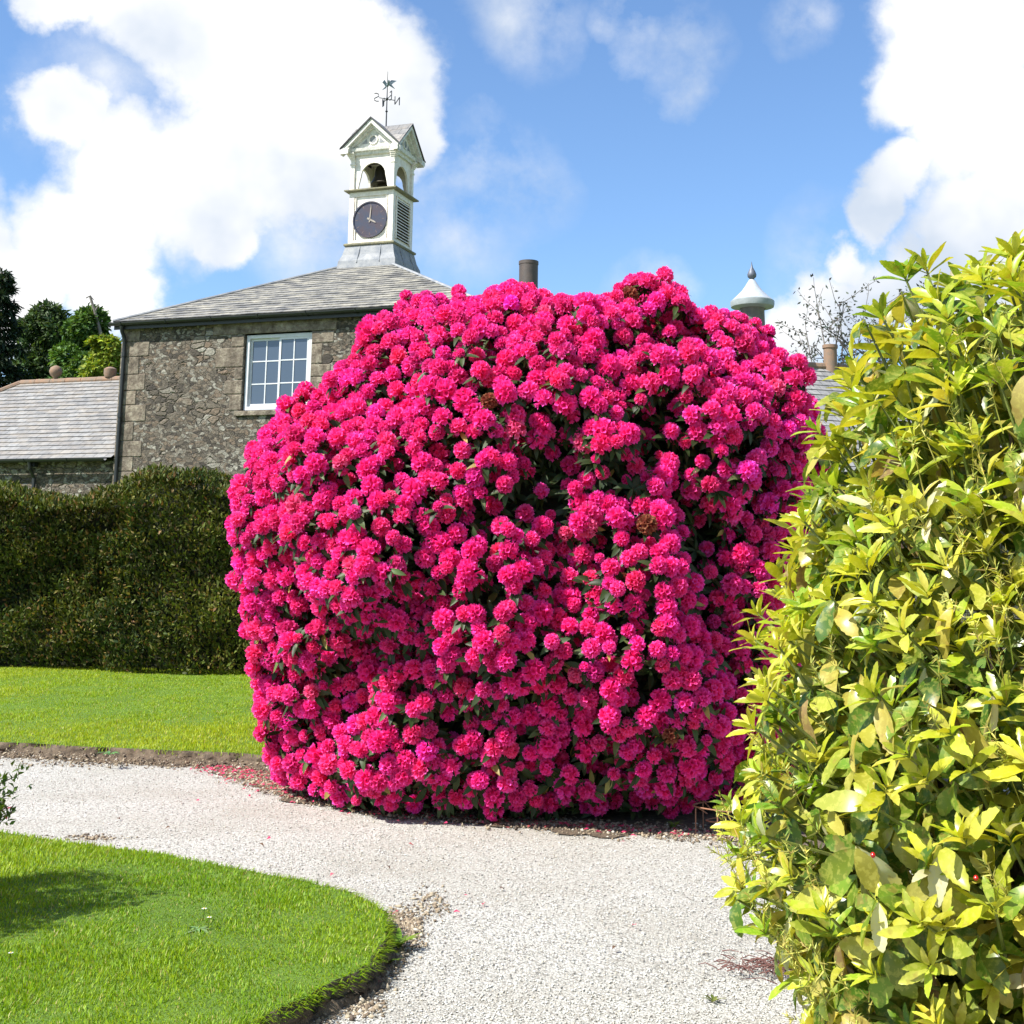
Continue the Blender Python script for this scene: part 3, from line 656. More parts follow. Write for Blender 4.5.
clock = cl_.build('clock_face', [M['clock'], mk_plain('worn_gilt_marks', (.12, .08, .08), .5, scale=20)], tur, smooth=True)
def hand(ang, L, wd, name='hand'):
    mb = MB(); s, c = math.sin(ang), math.cos(ang); X = lambda a, b: (-.02 + s * a + c * b, cz + c * a - s * b)
    pts = [X(-.07, -wd * .5), X(-.07, wd * .5), X(L * .75, wd * .4), X(L, 0), X(L * .75, -wd * .4)]
    y0_, y1_ = yy - .040, yy - .046
    vs = [(p[0], y0_, p[1]) for p in pts] + [(p[0], y1_, p[1]) for p in pts]
    mb.add(vs, [(0, 1, 2, 3, 4), (9, 8, 7, 6, 5)] + [(i, 5 + i, 5 + (i + 1) % 5, (i + 1) % 5) for i in range(5)]); mb.build(name, M['gold'], clock)
hand(R_(5), .35, .03); hand(R_(118), .19, .045)
# ledge
mb = MB(); ring4(mb, [(.60, z1), (.665, z1 + .02), (.665, z1 + .05), (.58, z1 + .075)]); mb.build('ledge', M['lichen_ledge'], tur)
# belfry: pierced walls with arched openings
zb, zt = z1 + .075, zL(11.26)
def arch_panel(mb, face, hw, zb, zt, ow, oz, thick):
    """panel from -hw..hw with an arched opening of half width ow, springing at oz"""
    n = 12; arc = [(ow * math.cos(math.pi * k / n), oz + ow * .98 * math.sin(math.pi * k / n)) for k in range(n + 1)]
    # splayed foot: opening widens to the sides below springing
    inner = [(ow + .07, zb), (ow + .035, zb + (oz - zb) * .55)] + arc + [(-ow - .035, zb + (oz - zb) * .55), (-ow - .07, zb)]
    outer = [(hw, zb), (hw, zb + (oz - zb) * .55)] + [(hw * (1 - 2 * k / n) if True else 0, zt) for k in range(n + 1)] + [(-hw, zb + (oz - zb) * .55), (-hw, zb)]
    outer[2] = (hw, zt); outer[-3] = (-hw, zt)
    def T(p, y):
        x, z = p; return [(x, -y, z), (y, x, z), (-x, y, z), (-y, -x, z)][face]
    N = len(inner); vs = [T(p, hw) for p in inner] + [T(p, hw) for p in outer] + [T(p, hw - thick) for p in inner] + [T(p, hw - thick) for p in outer]
    fs = []
    for i in range(N - 1):
        fs += [(i, N + i, N + i + 1, i + 1), (2*N + i + 1, 3*N + i + 1, 3*N + i, 2*N + i), (i, i + 1, 2*N + i + 1, 2*N + i)]
    mb.add(vs, fs)
mb = MB(); hb = h - .05
for fc in range(4): arch_panel(mb, fc, hb, zb, zt, .315, zb + .32, .05)
belf = mb.build('belfry', M['cream'], tur)
for sx in (-1, 1):
    for sy in (-1, 1):
        mb = MB(); cx_, cy_ = sx * (h - .055), sy * (h - .055)
        mb.box((cx_ - .05, cy_ - .05, zb), (cx_ + .05, cy_ + .05, zt)); mb.box((cx_ - .065, cy_ - .065, zt - .30), (cx_ + .065, cy_ + .065, zt - .255)); mb.box((cx_ - .062, cy_ - .062, zb + .001), (cx_ + .062, cy_ + .062, zb + .05))
        # bracket swelling to the cornice
        for k in range(5):
            e = .052 + .022 * k; zz = zt - .2 + k * .04; mb.box((cx_ - .055 + (sx > 0) * 0, cy_ - .055, zz), (cx_ + .055, cy_ + .055, zz + .04)) if k == 0 else mb.box((cx_ - .05 if sx > 0 else cx_ - e, cy_ - .05 if sy > 0 else cy_ - e, zz), (cx_ + e if sx > 0 else cx_ + .05, cy_ + e if sy > 0 else cy_ + .05, zz + .04))
        mb.build('corner_post', M['cream'], tur, bevel=.005)
# cornice + pediments
ze = zL(11.30); zp = zL(12.03); E = .77
mb = MB(); ring4(mb, [(h + .0, zt - .06), (h + .012, zt - .0), (h + .06, zt + .02), (h + .075, ze + .05), (h + .02, ze + .06)]); mb.build('cornice', M['cream_worn'], tur)
for fc in range(4):
    def T(x, y, z): return [(x, -y, z), (y, x, z), (-x, y, z), (-y, -x, z)][fc]
    mb = MB(); yf = h - .01; base = ze + .055; gh = zp - .08; hw = .60
    mb.add([T(-hw, yf, base), T(hw, yf, base), T(0, yf, gh), T(-hw, yf - .04, base), T(hw, yf - .04, base), T(0, yf - .04, gh)], [(0, 1, 2), (5, 4, 3), (0, 3, 4, 1)])
    ped = mb.build('pediment', M['cream_worn'], tur)
    # raking boards
    mb = MB()
    for s in (-1, 1):
        for (o0, dz0, dz1, y_a, y_b) in ((0, -.12, -.012, h - .02, h + .16), (0, -.19, -.121, h - .015, h + .06)):
            q_ = 1. if y_b > h + .1 else .84; p1 = (0, zp); p0 = (s * E * q_, zp + (ze + .02 - zp) * q_)
            vs = [T(p0[0], y_a, p0[1] + dz0), T(p1[0], y_a, p1[1] + dz0), T(p1[0], y_a, p1[1] + dz1), T(p0[0], y_a, p0[1] + dz1), T(p0[0], y_b, p0[1] + dz0), T(p1[0], y_b, p1[1] + dz0), T(p1[0], y_b, p1[1] + dz1), T(p0[0], y_b, p0[1] + dz1)]
            mb.add(vs, [(0, 1, 2, 3), (7, 6, 5, 4), (0, 4, 5, 1), (3, 2, 6, 7), (0, 3, 7, 4)])
    mb.build('raking_cornice', M['cream_worn'], ped)
    # round louvred eye with ring and corner triangles
    mb = MB(); rz = ze + .25
    pts = [T(.085 * math.cos(a), yf + .008, rz + .085 * math.sin(a)) for a in np.linspace(0, 2 * math.pi, 17)[:-1]]
    mb.add(pts, [tuple(range(16))])
    for s in (-1, 1): mb.add([T(s * .15, yf + .008, rz - .085), T(s * .30, yf + .008, rz - .085), T(s * .17, yf + .008, rz + .03)], [(0, 1, 2) if s > 0 else (2, 1, 0)])
    mb.build('eye_opening', M['lead'], ped)
    mb = MB(); vs = []; 
    for (rr, y) in ((.085, yf + .004), (.088, yf + .025), (.118, yf + .025), (.12, yf + .002)): vs += [T(rr * math.cos(a), y, rz + rr * math.sin(a)) for a in np.linspace(0, 2 * math.pi, 17)[:-1]]
    mb.add(vs, [(i*16+j, i*16+(j+1) % 16, (i+1)*16+(j+1) % 16, (i+1)*16+j) for i in range(3) for j in range(16)]); mb.build('eye_ring', M['cream'], ped)
# cross gable roof: four gable prisms meeting
mb = MB(); th = .03; Ey = h + .19
for fc in range(4):
    def T(x, y, z): return [(x, -y, z), (y, x, z), (-x, y, z), (-y, -x, z)][fc]
    for s in (-1, 1):
        # plane from ridge (x=0,z=zp) to eave (x=s*E,z=ze+.02), between y=|x| (valley) and y=Ey
        sl = (zp - ze - .02) / E
        P = [(0, 0, zp), (0, Ey, zp), (s * E, Ey, ze + .02), (s * E, E, ze + .02)]
        top = [T(x, y, z + th) for x, y, z in P]; bot = [T(x, y, z - .008) for x, y, z in P]
        U = [(y, abs(x)) for x, y, z in P]
        o = (0, 1, 2, 3) if s > 0 else (3, 2, 1, 0)
        mb.add(top, [o[::-1]], 0, [[U[i] for i in o[::-1]]]); mb.add(bot, [o]);
        mb.add([top[1], top[2], bot[2], bot[1]], [(0, 1, 2, 3)], 1); mb.add([top[2], top[3], bot[3], bot[2]], [(0, 1, 2, 3)], 1)
mb.build('turret_roof', [M['slate2'], M['black_iron']], tur)
# bell on a headstock
mb = MB(); mb.box((-.5, -.045, zt - .12), (.5, .045, zt - .02)); mb.box((-.5, -.30, zt - .115), (-.44, .30, zt - .025)); mb.box((.44, -.3, zt - .115), (.5, .3, zt - .025)); mb.build('headstock', M['dark_wood'], tur)
mb = MB(); bz = zt - .66
mb.lathe([(.30, 0), (.305, .015), (.26, .09), (.215, .20), (.20, .33), (.17, .43), (.09, .49), (.04, .51), (.03, .56)], 24, (0.02, 0, bz)); bell = mb.build('bell', M['bronze'], tur, smooth=True)
mb = MB(); mb.tube([(.02, 0, bz + .2), (.02, 0, bz - .05)], [.012, .03], 8); mb.build('clapper', M['black_iron'], bell)
mb = MB(); mb.box((-.48, -.48, zt + .01), (.48, .48, zt + .03)); mb.build('belfry_ceiling', M['dark_wood'], tur); mb = MB(); mb.box((-.1, -.05, zb), (.12, .06, zb + .26)); mb.build('bell_support', M['dark_wood'], tur)

# weathervane
vane = empty('weathervane', (T0[0] + .045 * 1, T0[1], zp + 8.6 - .1), R_(25), label='thin iron weathervane with compass letters and a flying bird on the clock turret', cat='weathervane')
zv = 12.745 - (zp + 8.6 - .1)
mb = MB(); mb.tube([(0, 0, 0), (0, 0, zv), (0, 0, zv + .7)], [.018, .014, .006], 8); mb.lathe([(.02, zv - .33), (.035, zv - .31), (.02, zv - .29)], 10); mb.lathe([(.02, zv - .035), (.04, zv), (.02, zv + .035)], 10); mb.build('pole', M['black_iron'], vane, smooth=True)
mb = MB(); mb.tube([(-.2, 0, zv), (.2, 0, zv)], .009, 6); mb.tube([(0, -.2, zv), (0, .2, zv)], .009, 6); mb.build('compass_arms', M['black_iron'], vane)
def letter(strokes, base, axis, name):
    mb = MB(); hz = .10
    for st in strokes: mb.tube([tuple(np.array(base) + np.array(axis) * a * .058 + np.array([0, 0, b_ * hz])) for a, b_ in st], .012, 5)
    mb.build(name, M['black_iron'], vane)
Sst = [[(-1, .85), (-.2, 1), (.8, .85), (.9, .35), (0, 0), (-.9, -.35), (-.9, -.85), (0, -1), (.9, -.9)]]      # mirrored from this side
letter(Sst, (-.26, 0, zv), (1, 0, 0), 'letter_s')
letter([[(-1, -1), (-1, 1)], [(-1, -1), (1, 1)], [(1, 1), (1, -1)]], (.26, 0, zv), (1, 0, 0), 'letter_n')
letter([[(-1, 1), (1, 1)], [(-1, 0), (.6, 0)], [(-1, -1), (1, -1)], [(-1, -1), (-1, 1)]], (0, -.26, zv), (0, 1, 0), 'letter_e')
letter([[(-1, 1), (-.5, -1), (0, .4), (.5, -1), (1, 1)]], (0, .26, zv), (0, 1, 0), 'letter_w')
mb = MB(); zz = zv + .34
mb.tube([(-.03, .09, zz + .02), (0, 0, zz), (.01, -.02, zz + .03), (0, -.1, zz + .10)], [.012, .035, .035, .018], 8)
def plate(pts, th=.008):
    vs = [Vector(p) for p in pts]; nrm = (vs[1] - vs[0]).cross(vs[2] - vs[0]).normalized() * th; k = len(vs)
    mb.add([v + nrm for v in vs] + [v - nrm for v in vs], [tuple(range(k)), tuple(range(k, 2*k))[::-1]] + [(i, i + k, (i + 1) % k + k, (i + 1) % k) for i in range(k)])
plate([(.0, 0, zz + .05), (.10, .02, zz + .16), (.24, .03, zz + .17), (.16, .0, zz + .10), (.07, -.01, zz + .0)])
plate([(.02, 0, zz + .02), (.10, 0, zz + .04), (.19, .0, zz - .05), (.09, 0, zz - .01)])
plate([(-.01, 0, zz + .04), (-.08, 0, zz + .13), (-.13, 0, zz + .06), (-.05, 0, zz - .01)])
plate([(-.02, 0, zz - .0), (-.09, 0, zz - .08), (-.14, 0, zz - .15), (-.03, 0, zz - .07)])
mb.build('bird', mk_plain('grey_blue_metal', (.20, .25, .27), .5, .3), vane)

# ------------------------------------------------------------------ low slate-roofed outbuilding on the left
low = empty('outbuilding', (A0[0], A0[1], 0), ANG, label='low stone outbuilding with weathered brownish slate roof left of the tall house', cat='building')
Ls = -7.8; ye = -.10; yr = 2.9; ez2 = 3.85; rz2 = 6.02; xr0 = -5.0
mb = MB(); mb.box((Ls, .1, 0), (-.02, .55, ez2 - .05)); mb.box((Ls, 5.2, 0), (-.02, 5.7, ez2 - .05)); mb.box((Ls, .55, 0), (Ls + .45, 5.2, ez2 - .05)); mb.build('wall', M['wall'], low)
mb = MB(); slate_face(mb, (-7.9, ye, ez2), (-.02, ye, ez2), (xr0, yr, rz2), (-.02, yr, rz2), 20)
slate_face(mb, (-.02, 5.9, ez2), (-7.9, 5.9, ez2), (-.02, yr, rz2), (xr0, yr, rz2), 18)
slate_face(mb, (-7.9, 5.9, ez2), (-7.9, ye, ez2), (xr0, yr, rz2), (xr0, yr, rz2), 18)
r2 = mb.build('roof', M['slate2'], low)
mb = MB(); L = .45; k = 0
while xr0 + k * L < -.05:
    a = xr0 + k * L; c = min(a + L - .012, -.03); mb.tube([(a, yr, rz2 - .01 + .006 * (k % 2)), (c, yr, rz2 - .01)], .085, 10); k += 1
a = Vector((-7.9, ye, ez2)); bq = Vector((xr0, yr, rz2))
for k in range(9): mb.tube([a.lerp(bq, k / 9), a.lerp(bq, (k + .96) / 9)], .075, 8)
mb.build('ridge_tile', M['terracotta'], r2)
for x in (-4.0, -2.42):
    mb = MB(); mb.lathe([(.05, 0), (.06, .05), (.13, .12), (.16, .20), (.13, .29), (.05, .34), (.01, .35)] if x < -3 else [(.12, 0), (.15, .08), (.15, .2), (.08, .24), (.05, .25)], 14, (x, yr, rz2 + .05)); mb.build('ridge_finial', M['terracotta'], r2, smooth=True)
gutter(low, (-7.95, ye - .07, ez2 - .01), (-.12, ye - .07, ez2 - .01), .065)
mb = MB(); mb.tube([(-2.05, ye - .07, ez2 - .05), (-2.05, ye - .03, ez2 - .2), (-2.05, .03, ez2 - .4), (-2.05, .03, .1)], .04, 8); mb.box((-2.13, -.1, ez2 - .16), (-1.97, .03, ez2 - .05)); mb.build('downpipe', M['black_iron'], low)

# ------------------------------------------------------------------ slate range to the right behind the shrubs
RA = math.atan2(.30, .95)
rr = empty('stable_range', (5.87, 31.9, 0), RA, label='long grey slate roofed range seen between the pink bush and the yellow green shrub', cat='building')
rzr = 6.72; rez = 3.9; X0_, X1_ = -8.5, 12
mb = MB(); mb.box((X0_ + .2, -3.7, 0), (X1_ - .2, -3.25, rez - .03)); mb.box((X0_ + .2, 3.25, 0), (X1_ - .2, 3.7, rez - .03)); 
for xg in (X0_ + .2, X1_ - .65):
    mb.add([(xg, -3.25, 0), (xg, 3.25, 0), (xg, 3.25, rez - .03), (xg, 0, rzr - .15), (xg, -3.25, rez - .03), (xg + .45, -3.25, 0), (xg + .45, 3.25, 0), (xg + .45, 3.25, rez - .03), (xg + .45, 0, rzr - .15), (xg + .45, -3.25, rez - .03)],
           [(4, 3, 2, 1, 0), (5, 6, 7, 8, 9), (2, 3, 8, 7), (3, 4, 9, 8), (0, 5, 9, 4), (1, 2, 7, 6)])
mb.build('wall', M['wall'], rr)
mb = MB(); slate_face(mb, (X0_, -3.85, rez - .1), (X1_, -3.85, rez - .1), (X0_, 0, rzr), (X1_, 0, rzr), 20); slate_face(mb, (X1_, 3.85, rez - .1), (X0_, 3.85, rez - .1), (X1_, 0, rzr), (X0_, 0, rzr), 20)
r3 = mb.build('roof', M['slate3'], rr)
mb = MB(); k = 0
while X0_ + k * .45 < X1_ - .4:
    a = X0_ + k * .45; mb.tube([(a, 0, rzr + .0 + .008 * (k % 2)), (a + .44, 0, rzr)], .11, 8); k += 1
mb.build('ridge_tile', M['terracotta'], r3)
mb = MB(); mb.lathe([(.17, -.3), (.165, .36), (.19, .38), (.19, .46), (.14, .46), (.14, .3)], 16, (2.10, -.05, rzr + .1)); mb.build('chimney_pot', M['terracotta'], r3, smooth=True)
gutter(rr, (X0_, -3.95, rez - .14), (X1_, -3.95, rez - .14))
mb = MB(); mb.lathe([(.225, 0), (.225, 2.86), (.235, 2.87), (.235, 2.95), (.20, 2.95), (.20, 2.5)], 20)
fl = mb.build('chimney_flue', M['flue'], smooth=True); fl.location = (.367, 30.75, 5.93); tag(fl, 'plain brown cylindrical flue rising behind the top of the pink bush', 'chimney')
# ventilator cupola
ven = empty('roof_ventilator', (5.88, 31.95, 0), 0, label='small white domed ventilator with pointed grey finial behind the pink bush', cat='ventilator')
mb = MB(); mb.lathe([(.50, 6.3), (.48, 6.9), (.44, 7.0), (.44, 7.22), (.47, 7.26), (.47, 7.34), (.33, 7.46), (.30, 7.6), (.29, 8.02), (.35, 8.1)], 24); mb.build('drum', mk_plain('brown_grey_lead', (.16, .135, .12), .7, scale=8, c2=(.09, .09, .09)), ven, smooth=True)
mb = MB(); mb.lathe([(.36, 8.06), (.52, 8.10), (.535, 8.16), (.535, 8.24), (.50, 8.27)], 28); mb.build('rim', mk_plain('grey_green_paint', (.30, .33, .33), .5), ven, smooth=True)
mb = MB(); mb.lathe([(.50, 8.27), (.40, 8.36), (.26, 8.50), (.16, 8.64), (.10, 8.74), (.07, 8.79)], 28); mb.build('cap', mk_plain('pale_zinc', (.50, .52, .55), .45, .1, scale=12, c2=(.36, .39, .43)), ven, smooth=True)
mb = MB(); mb.lathe([(.075, 8.78), (.05, 8.81), (.105, 8.86), (.115, 8.92), (.08, 9.01), (.03, 9.1), (.012, 9.19), (.005, 9.25)], 16); mb.build('finial', mk_plain('dark_lead', (.12, .13, .16), .5, .2), ven, smooth=True)

# ------------------------------------------------------------------ trees beyond
def skel(mb, base, top, r0, r, nb, spread, seed, lev=2):
    """tapered trunk with limbs; returns limb tips"""
    rg = np.random.default_rng(seed); base = np.array(base, float); top = np.array(top, float); tips = []
    pts = [base + (top - base) * t + np.r_[rg.normal(size=2) * .02 * np.linalg.norm(top - base) * t, 0] for t in np.linspace(0, 1, 7)]
    mb.tube(pts, list(np.linspace(r0, r, 7)), 8)
    def limb(p, dirv, L, rad, l):
        q = [p]; d = dirv.copy()
        for k in range(4): d = norm((d + rg.normal(size=3) * .22 + np.array([0, 0, .08]))[None])[0]; q.append(q[-1] + d * L / 4)
        mb.tube(q, list(np.linspace(rad, rad * .35, 5)), 5, cap=False)
        tips.append(q[-1]); tips.append(q[2])
        if l > 0:
            for k in range(3): limb(q[2 + k % 3], norm((d + rg.normal(size=3) * .8)[None])[0], L * .55, rad * .45, l - 1)
    for i in range(nb):
        t = .3 + .7 * (i + .5) / nb; p = base + (top - base) * t; a = rg.random() * 6.28 + i * 2.4
        limb(p, norm(np.array([[math.cos(a), math.sin(a), .35 + .5 * t]]))[0], spread * (1.1 - .55 * t), r0 * .4 * (1.15 - t * .8), lev - 1)
    return np.array(tips)
def blob_crown(blobs, n, L, W, cols, seed, hollow=.55, flat=.5, mat_=None, name='crown', parent=None, droop=.0, kind='quad'):
    """leaf clusters in the shells of overlapping lobes. blobs: (centre, radii)"""
    r = np.random.default_rng(seed); vol = np.array([np.prod(b[1]) ** (2 / 3) for b in blobs]); which = r.choice(len(blobs), n, p=vol / vol.sum())
    C = np.array([b[0] for b in blobs])[which]; RR = np.array([b[1] for b in blobs])[which]
    u = rand_dir(n, r); rad = (hollow + (1 - hollow) * r.random(n) ** .6)
    P = C + u * RR * rad[:, None] * (1 + .22 * fnoise(C + u * RR, 2.2 / np.mean(RR), seed)[:, None])
    gap = fnoise(P, 3.0 / np.mean(RR) ** .7, seed + 5); k = gap > -.38; P = P[k]; u = u[k]; n = len(P); which = which[k]
    D = norm(u + r.normal(size=(n, 3)) * .8 + np.array([0, 0, -droop])); N = norm(u * .6 + np.array([0, 0, .8]) + r.normal(size=(n, 3)) * .5)
    Ls = L * (.6 + .8 * r.random(n)); V, Fc, k_ = leaves(P, D, N, Ls, Ls * W, kind, .3, .2, seed)
    ci = np.array(cols)[r.choice(len(cols), n)] * (.85 + .3 * (np.sin(which * 12.9) * .5 + .5))[:, None]
    return fast_mesh(name, V, Fc, mat_ or M['tree_leaf'], parent, tint=np.repeat(jitter(ci, n, .22, seed), k_, 0))
def broad_tree(name, px, ytop, Y, wpx, cols, seed, label, n=9000, leaf=.38, wr=.55, zbot=2., cat='tree', group=None):
    c = at_y(px, ytop, Y); H = c[2]; W = wpx * Y / FPX / 2
    root = empty(name, (c[0], Y, 0), label=label, cat=cat, group=group); rg = np.random.default_rng(seed)
    mb = MB(); tips = skel(mb, (0, 0, 0), (0, 0, H * .8), .022 * H + .06, .05, 9, W * .95, seed)
    mb.build('trunk', M['bark'], root, smooth=True)
    bl = []
    for i in range(16):
        a = rg.random() * 6.28; q = rg.random() ** .6; z = zbot + (H - zbot) * rg.random() ** .8; sh = math.sqrt(max(.05, 1 - ((z - zbot) / (H - zbot)) ** 2.2))
        s = W * (.26 + .2 * rg.random()); bl.append(((math.cos(a) * q * (W - s * .7) * sh, math.sin(a) * q * (W - s) * sh, min(z, H - s * .75)), (s, s, s * .75)))
    bl.append(((0, 0, H - W * .38), (W * .4, W * .4, W * .36))); bl.append(((0, 0, (zbot + H) * .5), (W * .75, W * .75, (H - zbot) * .42)))
    blob_crown(bl, n, leaf, wr, cols, seed, parent=root)
    return root
def conifer(name, px, ytop, Y, wpx, cols, seed, label, group=None, up=.0, n=18000):
    c = at_y(px, ytop, Y); H = c[2]; W = wpx * Y / FPX / 2; r = np.random.default_rng(seed)
    root = empty(name, (c[0], Y, 0), label=label, cat='tree', group=group); mb = MB()
    mb.tube([(0, 0, 0), (0, 0, H * .5), (0, 0, H)], [.25, .15, .02], 8); Ps = []; Ds = []
    nb = 95
    for i in range(nb):
        t = .12 + .87 * (i / nb); z = H * t; Lb = W * (1 - t) ** .75 * (.75 + .45 * r.random()) + .15; a = i * 2.4 + r.random() * .5
        d = np.array([math.cos(a), math.sin(a), -.10 + up]); q = [np.array([0, 0, z]) + d * Lb * s + np.array([0, 0, .22 * Lb * s * s]) for s in (0, .4, .75, 1)]
        mb.tube(q, [.05, .03, .02, .008], 4, cap=False); m = int(n / nb * (.3 + 1.4 * (1 - t)))
        s = r.random(m) ** .7; base = np.outer(1 - s, q[0]) + np.outer(s, q[3]); Ps.append(base + r.normal(size=(m, 3)) * [.14, .14, .10] * (.4 + Lb * .22)); Ds.append(norm(d + r.normal(size=(m, 3)) * .6 + [0, 0, -.15]))
    mb.build('trunk', M['bark'], root, smooth=True); P = np.vstack(Ps); D = np.vstack(Ds); n = len(P); Ls = .24 * (.6 + .8 * r.random(n))
    V, Fc, k_ = leaves(P, D, norm(np.array([0, 0, 1.]) + r.normal(size=(n, 3)) * .4), Ls, Ls * .34, 'quad', .3, .2, seed)
    fast_mesh('crown', V, Fc, M['tree_leaf'], root, tint=np.repeat(jitter(np.array(cols)[r.choice(len(cols), n)], n, .22, seed), k_, 0)); return root
TG = 'trees behind the outbuilding roof'
DG = [(.012, .028, .014), (.018, .038, .018), (.028, .045, .020)]
conifer('conifer_tree', 2, 268, 44, 110, DG, 1, 'dark conifer with spiky layered boughs at the left edge of the photo', TG, n=30000)
conifer('conifer_tree', -62, 290, 46, 110, DG, 8, 'dark conifer partly outside the left edge of the photo', TG, n=9000)
broad_tree('broadleaf_tree', 50, 302, 52, 104, [(.045, .085, .02), (.07, .11, .028), (.03, .06, .02)], 2, 'dark green rounded tree behind the middle of the outbuilding roof', 36000, .20, .5, 2, group=TG)
broad_tree('broadleaf_tree', 92, 305, 47, 104, [(.07, .15, .022), (.11, .19, .03), (.045, .10, .02)], 3, 'mid green tree with a dead snag poking from its top beside the house', 40000, .18, .5, 2, group=TG)
broad_tree('broadleaf_tree', 152, 318, 50, 90, [(.05, .10, .022), (.065, .12, .03)], 13, 'green tree hidden mostly behind the left corner of the house', 14000, .2, .5, 2, group=TG)
broad_tree('leafy_shrub', 106, 336, 38, 62, [(.20, .26, .02), (.27, .31, .03), (.12, .18, .02)], 4, 'yellow green leafy shrub rising behind the outbuilding ridge', 13000, .13, .6, 4.5, 'shrub', group=TG)
c = at_y(90, 296, 46.6); sn = MB(); b0 = at_y(101, 335, 46.6)
sn.tube([b0 - [0, 0, 1.5], b0, at_y(95, 312, 46.6), c, at_y(86, 298, 46.6)], [.10, .07, .05, .045, .02], 6); sn.tube([at_y(95, 312, 46.6), at_y(99, 304, 46.6)], [.05, .015], 5); sn.tube([c, at_y(94, 300, 46.6)], [.03, .01], 5)
tag(sn.build('dead_snag', M['dead_wood'], smooth=True), 'bare grey dead branch sticking out above the mid green tree', 'dead branch')
# far woodland (reads as one mass only in side views)
r_ = np.random.default_rng(77)
mbw = []
for i in range(26): mbw.append(((-75 + i * 6 + r_.normal(), 85 + 6 * r_.random(), 2.2), (4.5, 3.5, 3.6 + 1.2 * r_.random())))
tag(blob_crown(mbw, 26000, .7, .5, DG + [(.04, .08, .02)], 9, name='woodland'), kind='stuff')
# sparse twiggy tree on the right
def twiggy():
    c = at_y(862, 292, 38); H = c[2]; root = empty('budding_tree', (c[0], 38, 0), label='sparse twiggy tree with small dark leaf buds behind the right hand slate roof', cat='tree')
    r = np.random.default_rng(6); mb = MB(); ends = []
    def limb(p, d, L, rad, l):
        q = [p]
        for k in range(4): d = norm((d + r.normal(size=3) * .16 + [0, 0, .05])[None])[0]; q.append(q[-1] + d * L / 4)
        mb.tube(q, list(np.linspace(rad, rad * .5, 5)), 5, cap=False); ends.extend(q[1:] if l == 0 else q[3:])
        if l > 0:
            for k in range(4): limb(q[1 + k % 4], norm((d + r.normal(size=3) * .55)[None])[0], L * .62, rad * .5, l - 1)
    mb.tube([(0, 0, 0), (0, 0, H * .55)], [.16, .10], 8)
    for i in range(11):
        a = i * 2.4; limb(np.array([0, 0, H * (.45 + .01 * i)]), norm(np.array([[math.cos(a) * .42, math.sin(a) * .42, 1.]]))[0], H * .30, .05, 2)
    mb.build('trunk', M['dead_wood'], root, smooth=True); E_ = np.array(ends); E_ = E_[r.integers(0, len(E_), 2600)] + r.normal(size=(2600, 3)) * .06; n = len(E_)
    V, Fc, k_ = leaves(E_, rand_dir(n, r), rand_dir(n, r), .09 + .07 * r.random(n), .06, 'quad', .2, .2, 3)
    fast_mesh('crown', V, Fc, M['tree_leaf'], root, tint=np.repeat(jitter((.07, .075, .06), n, .3, 3), k_, 0))
twiggy()

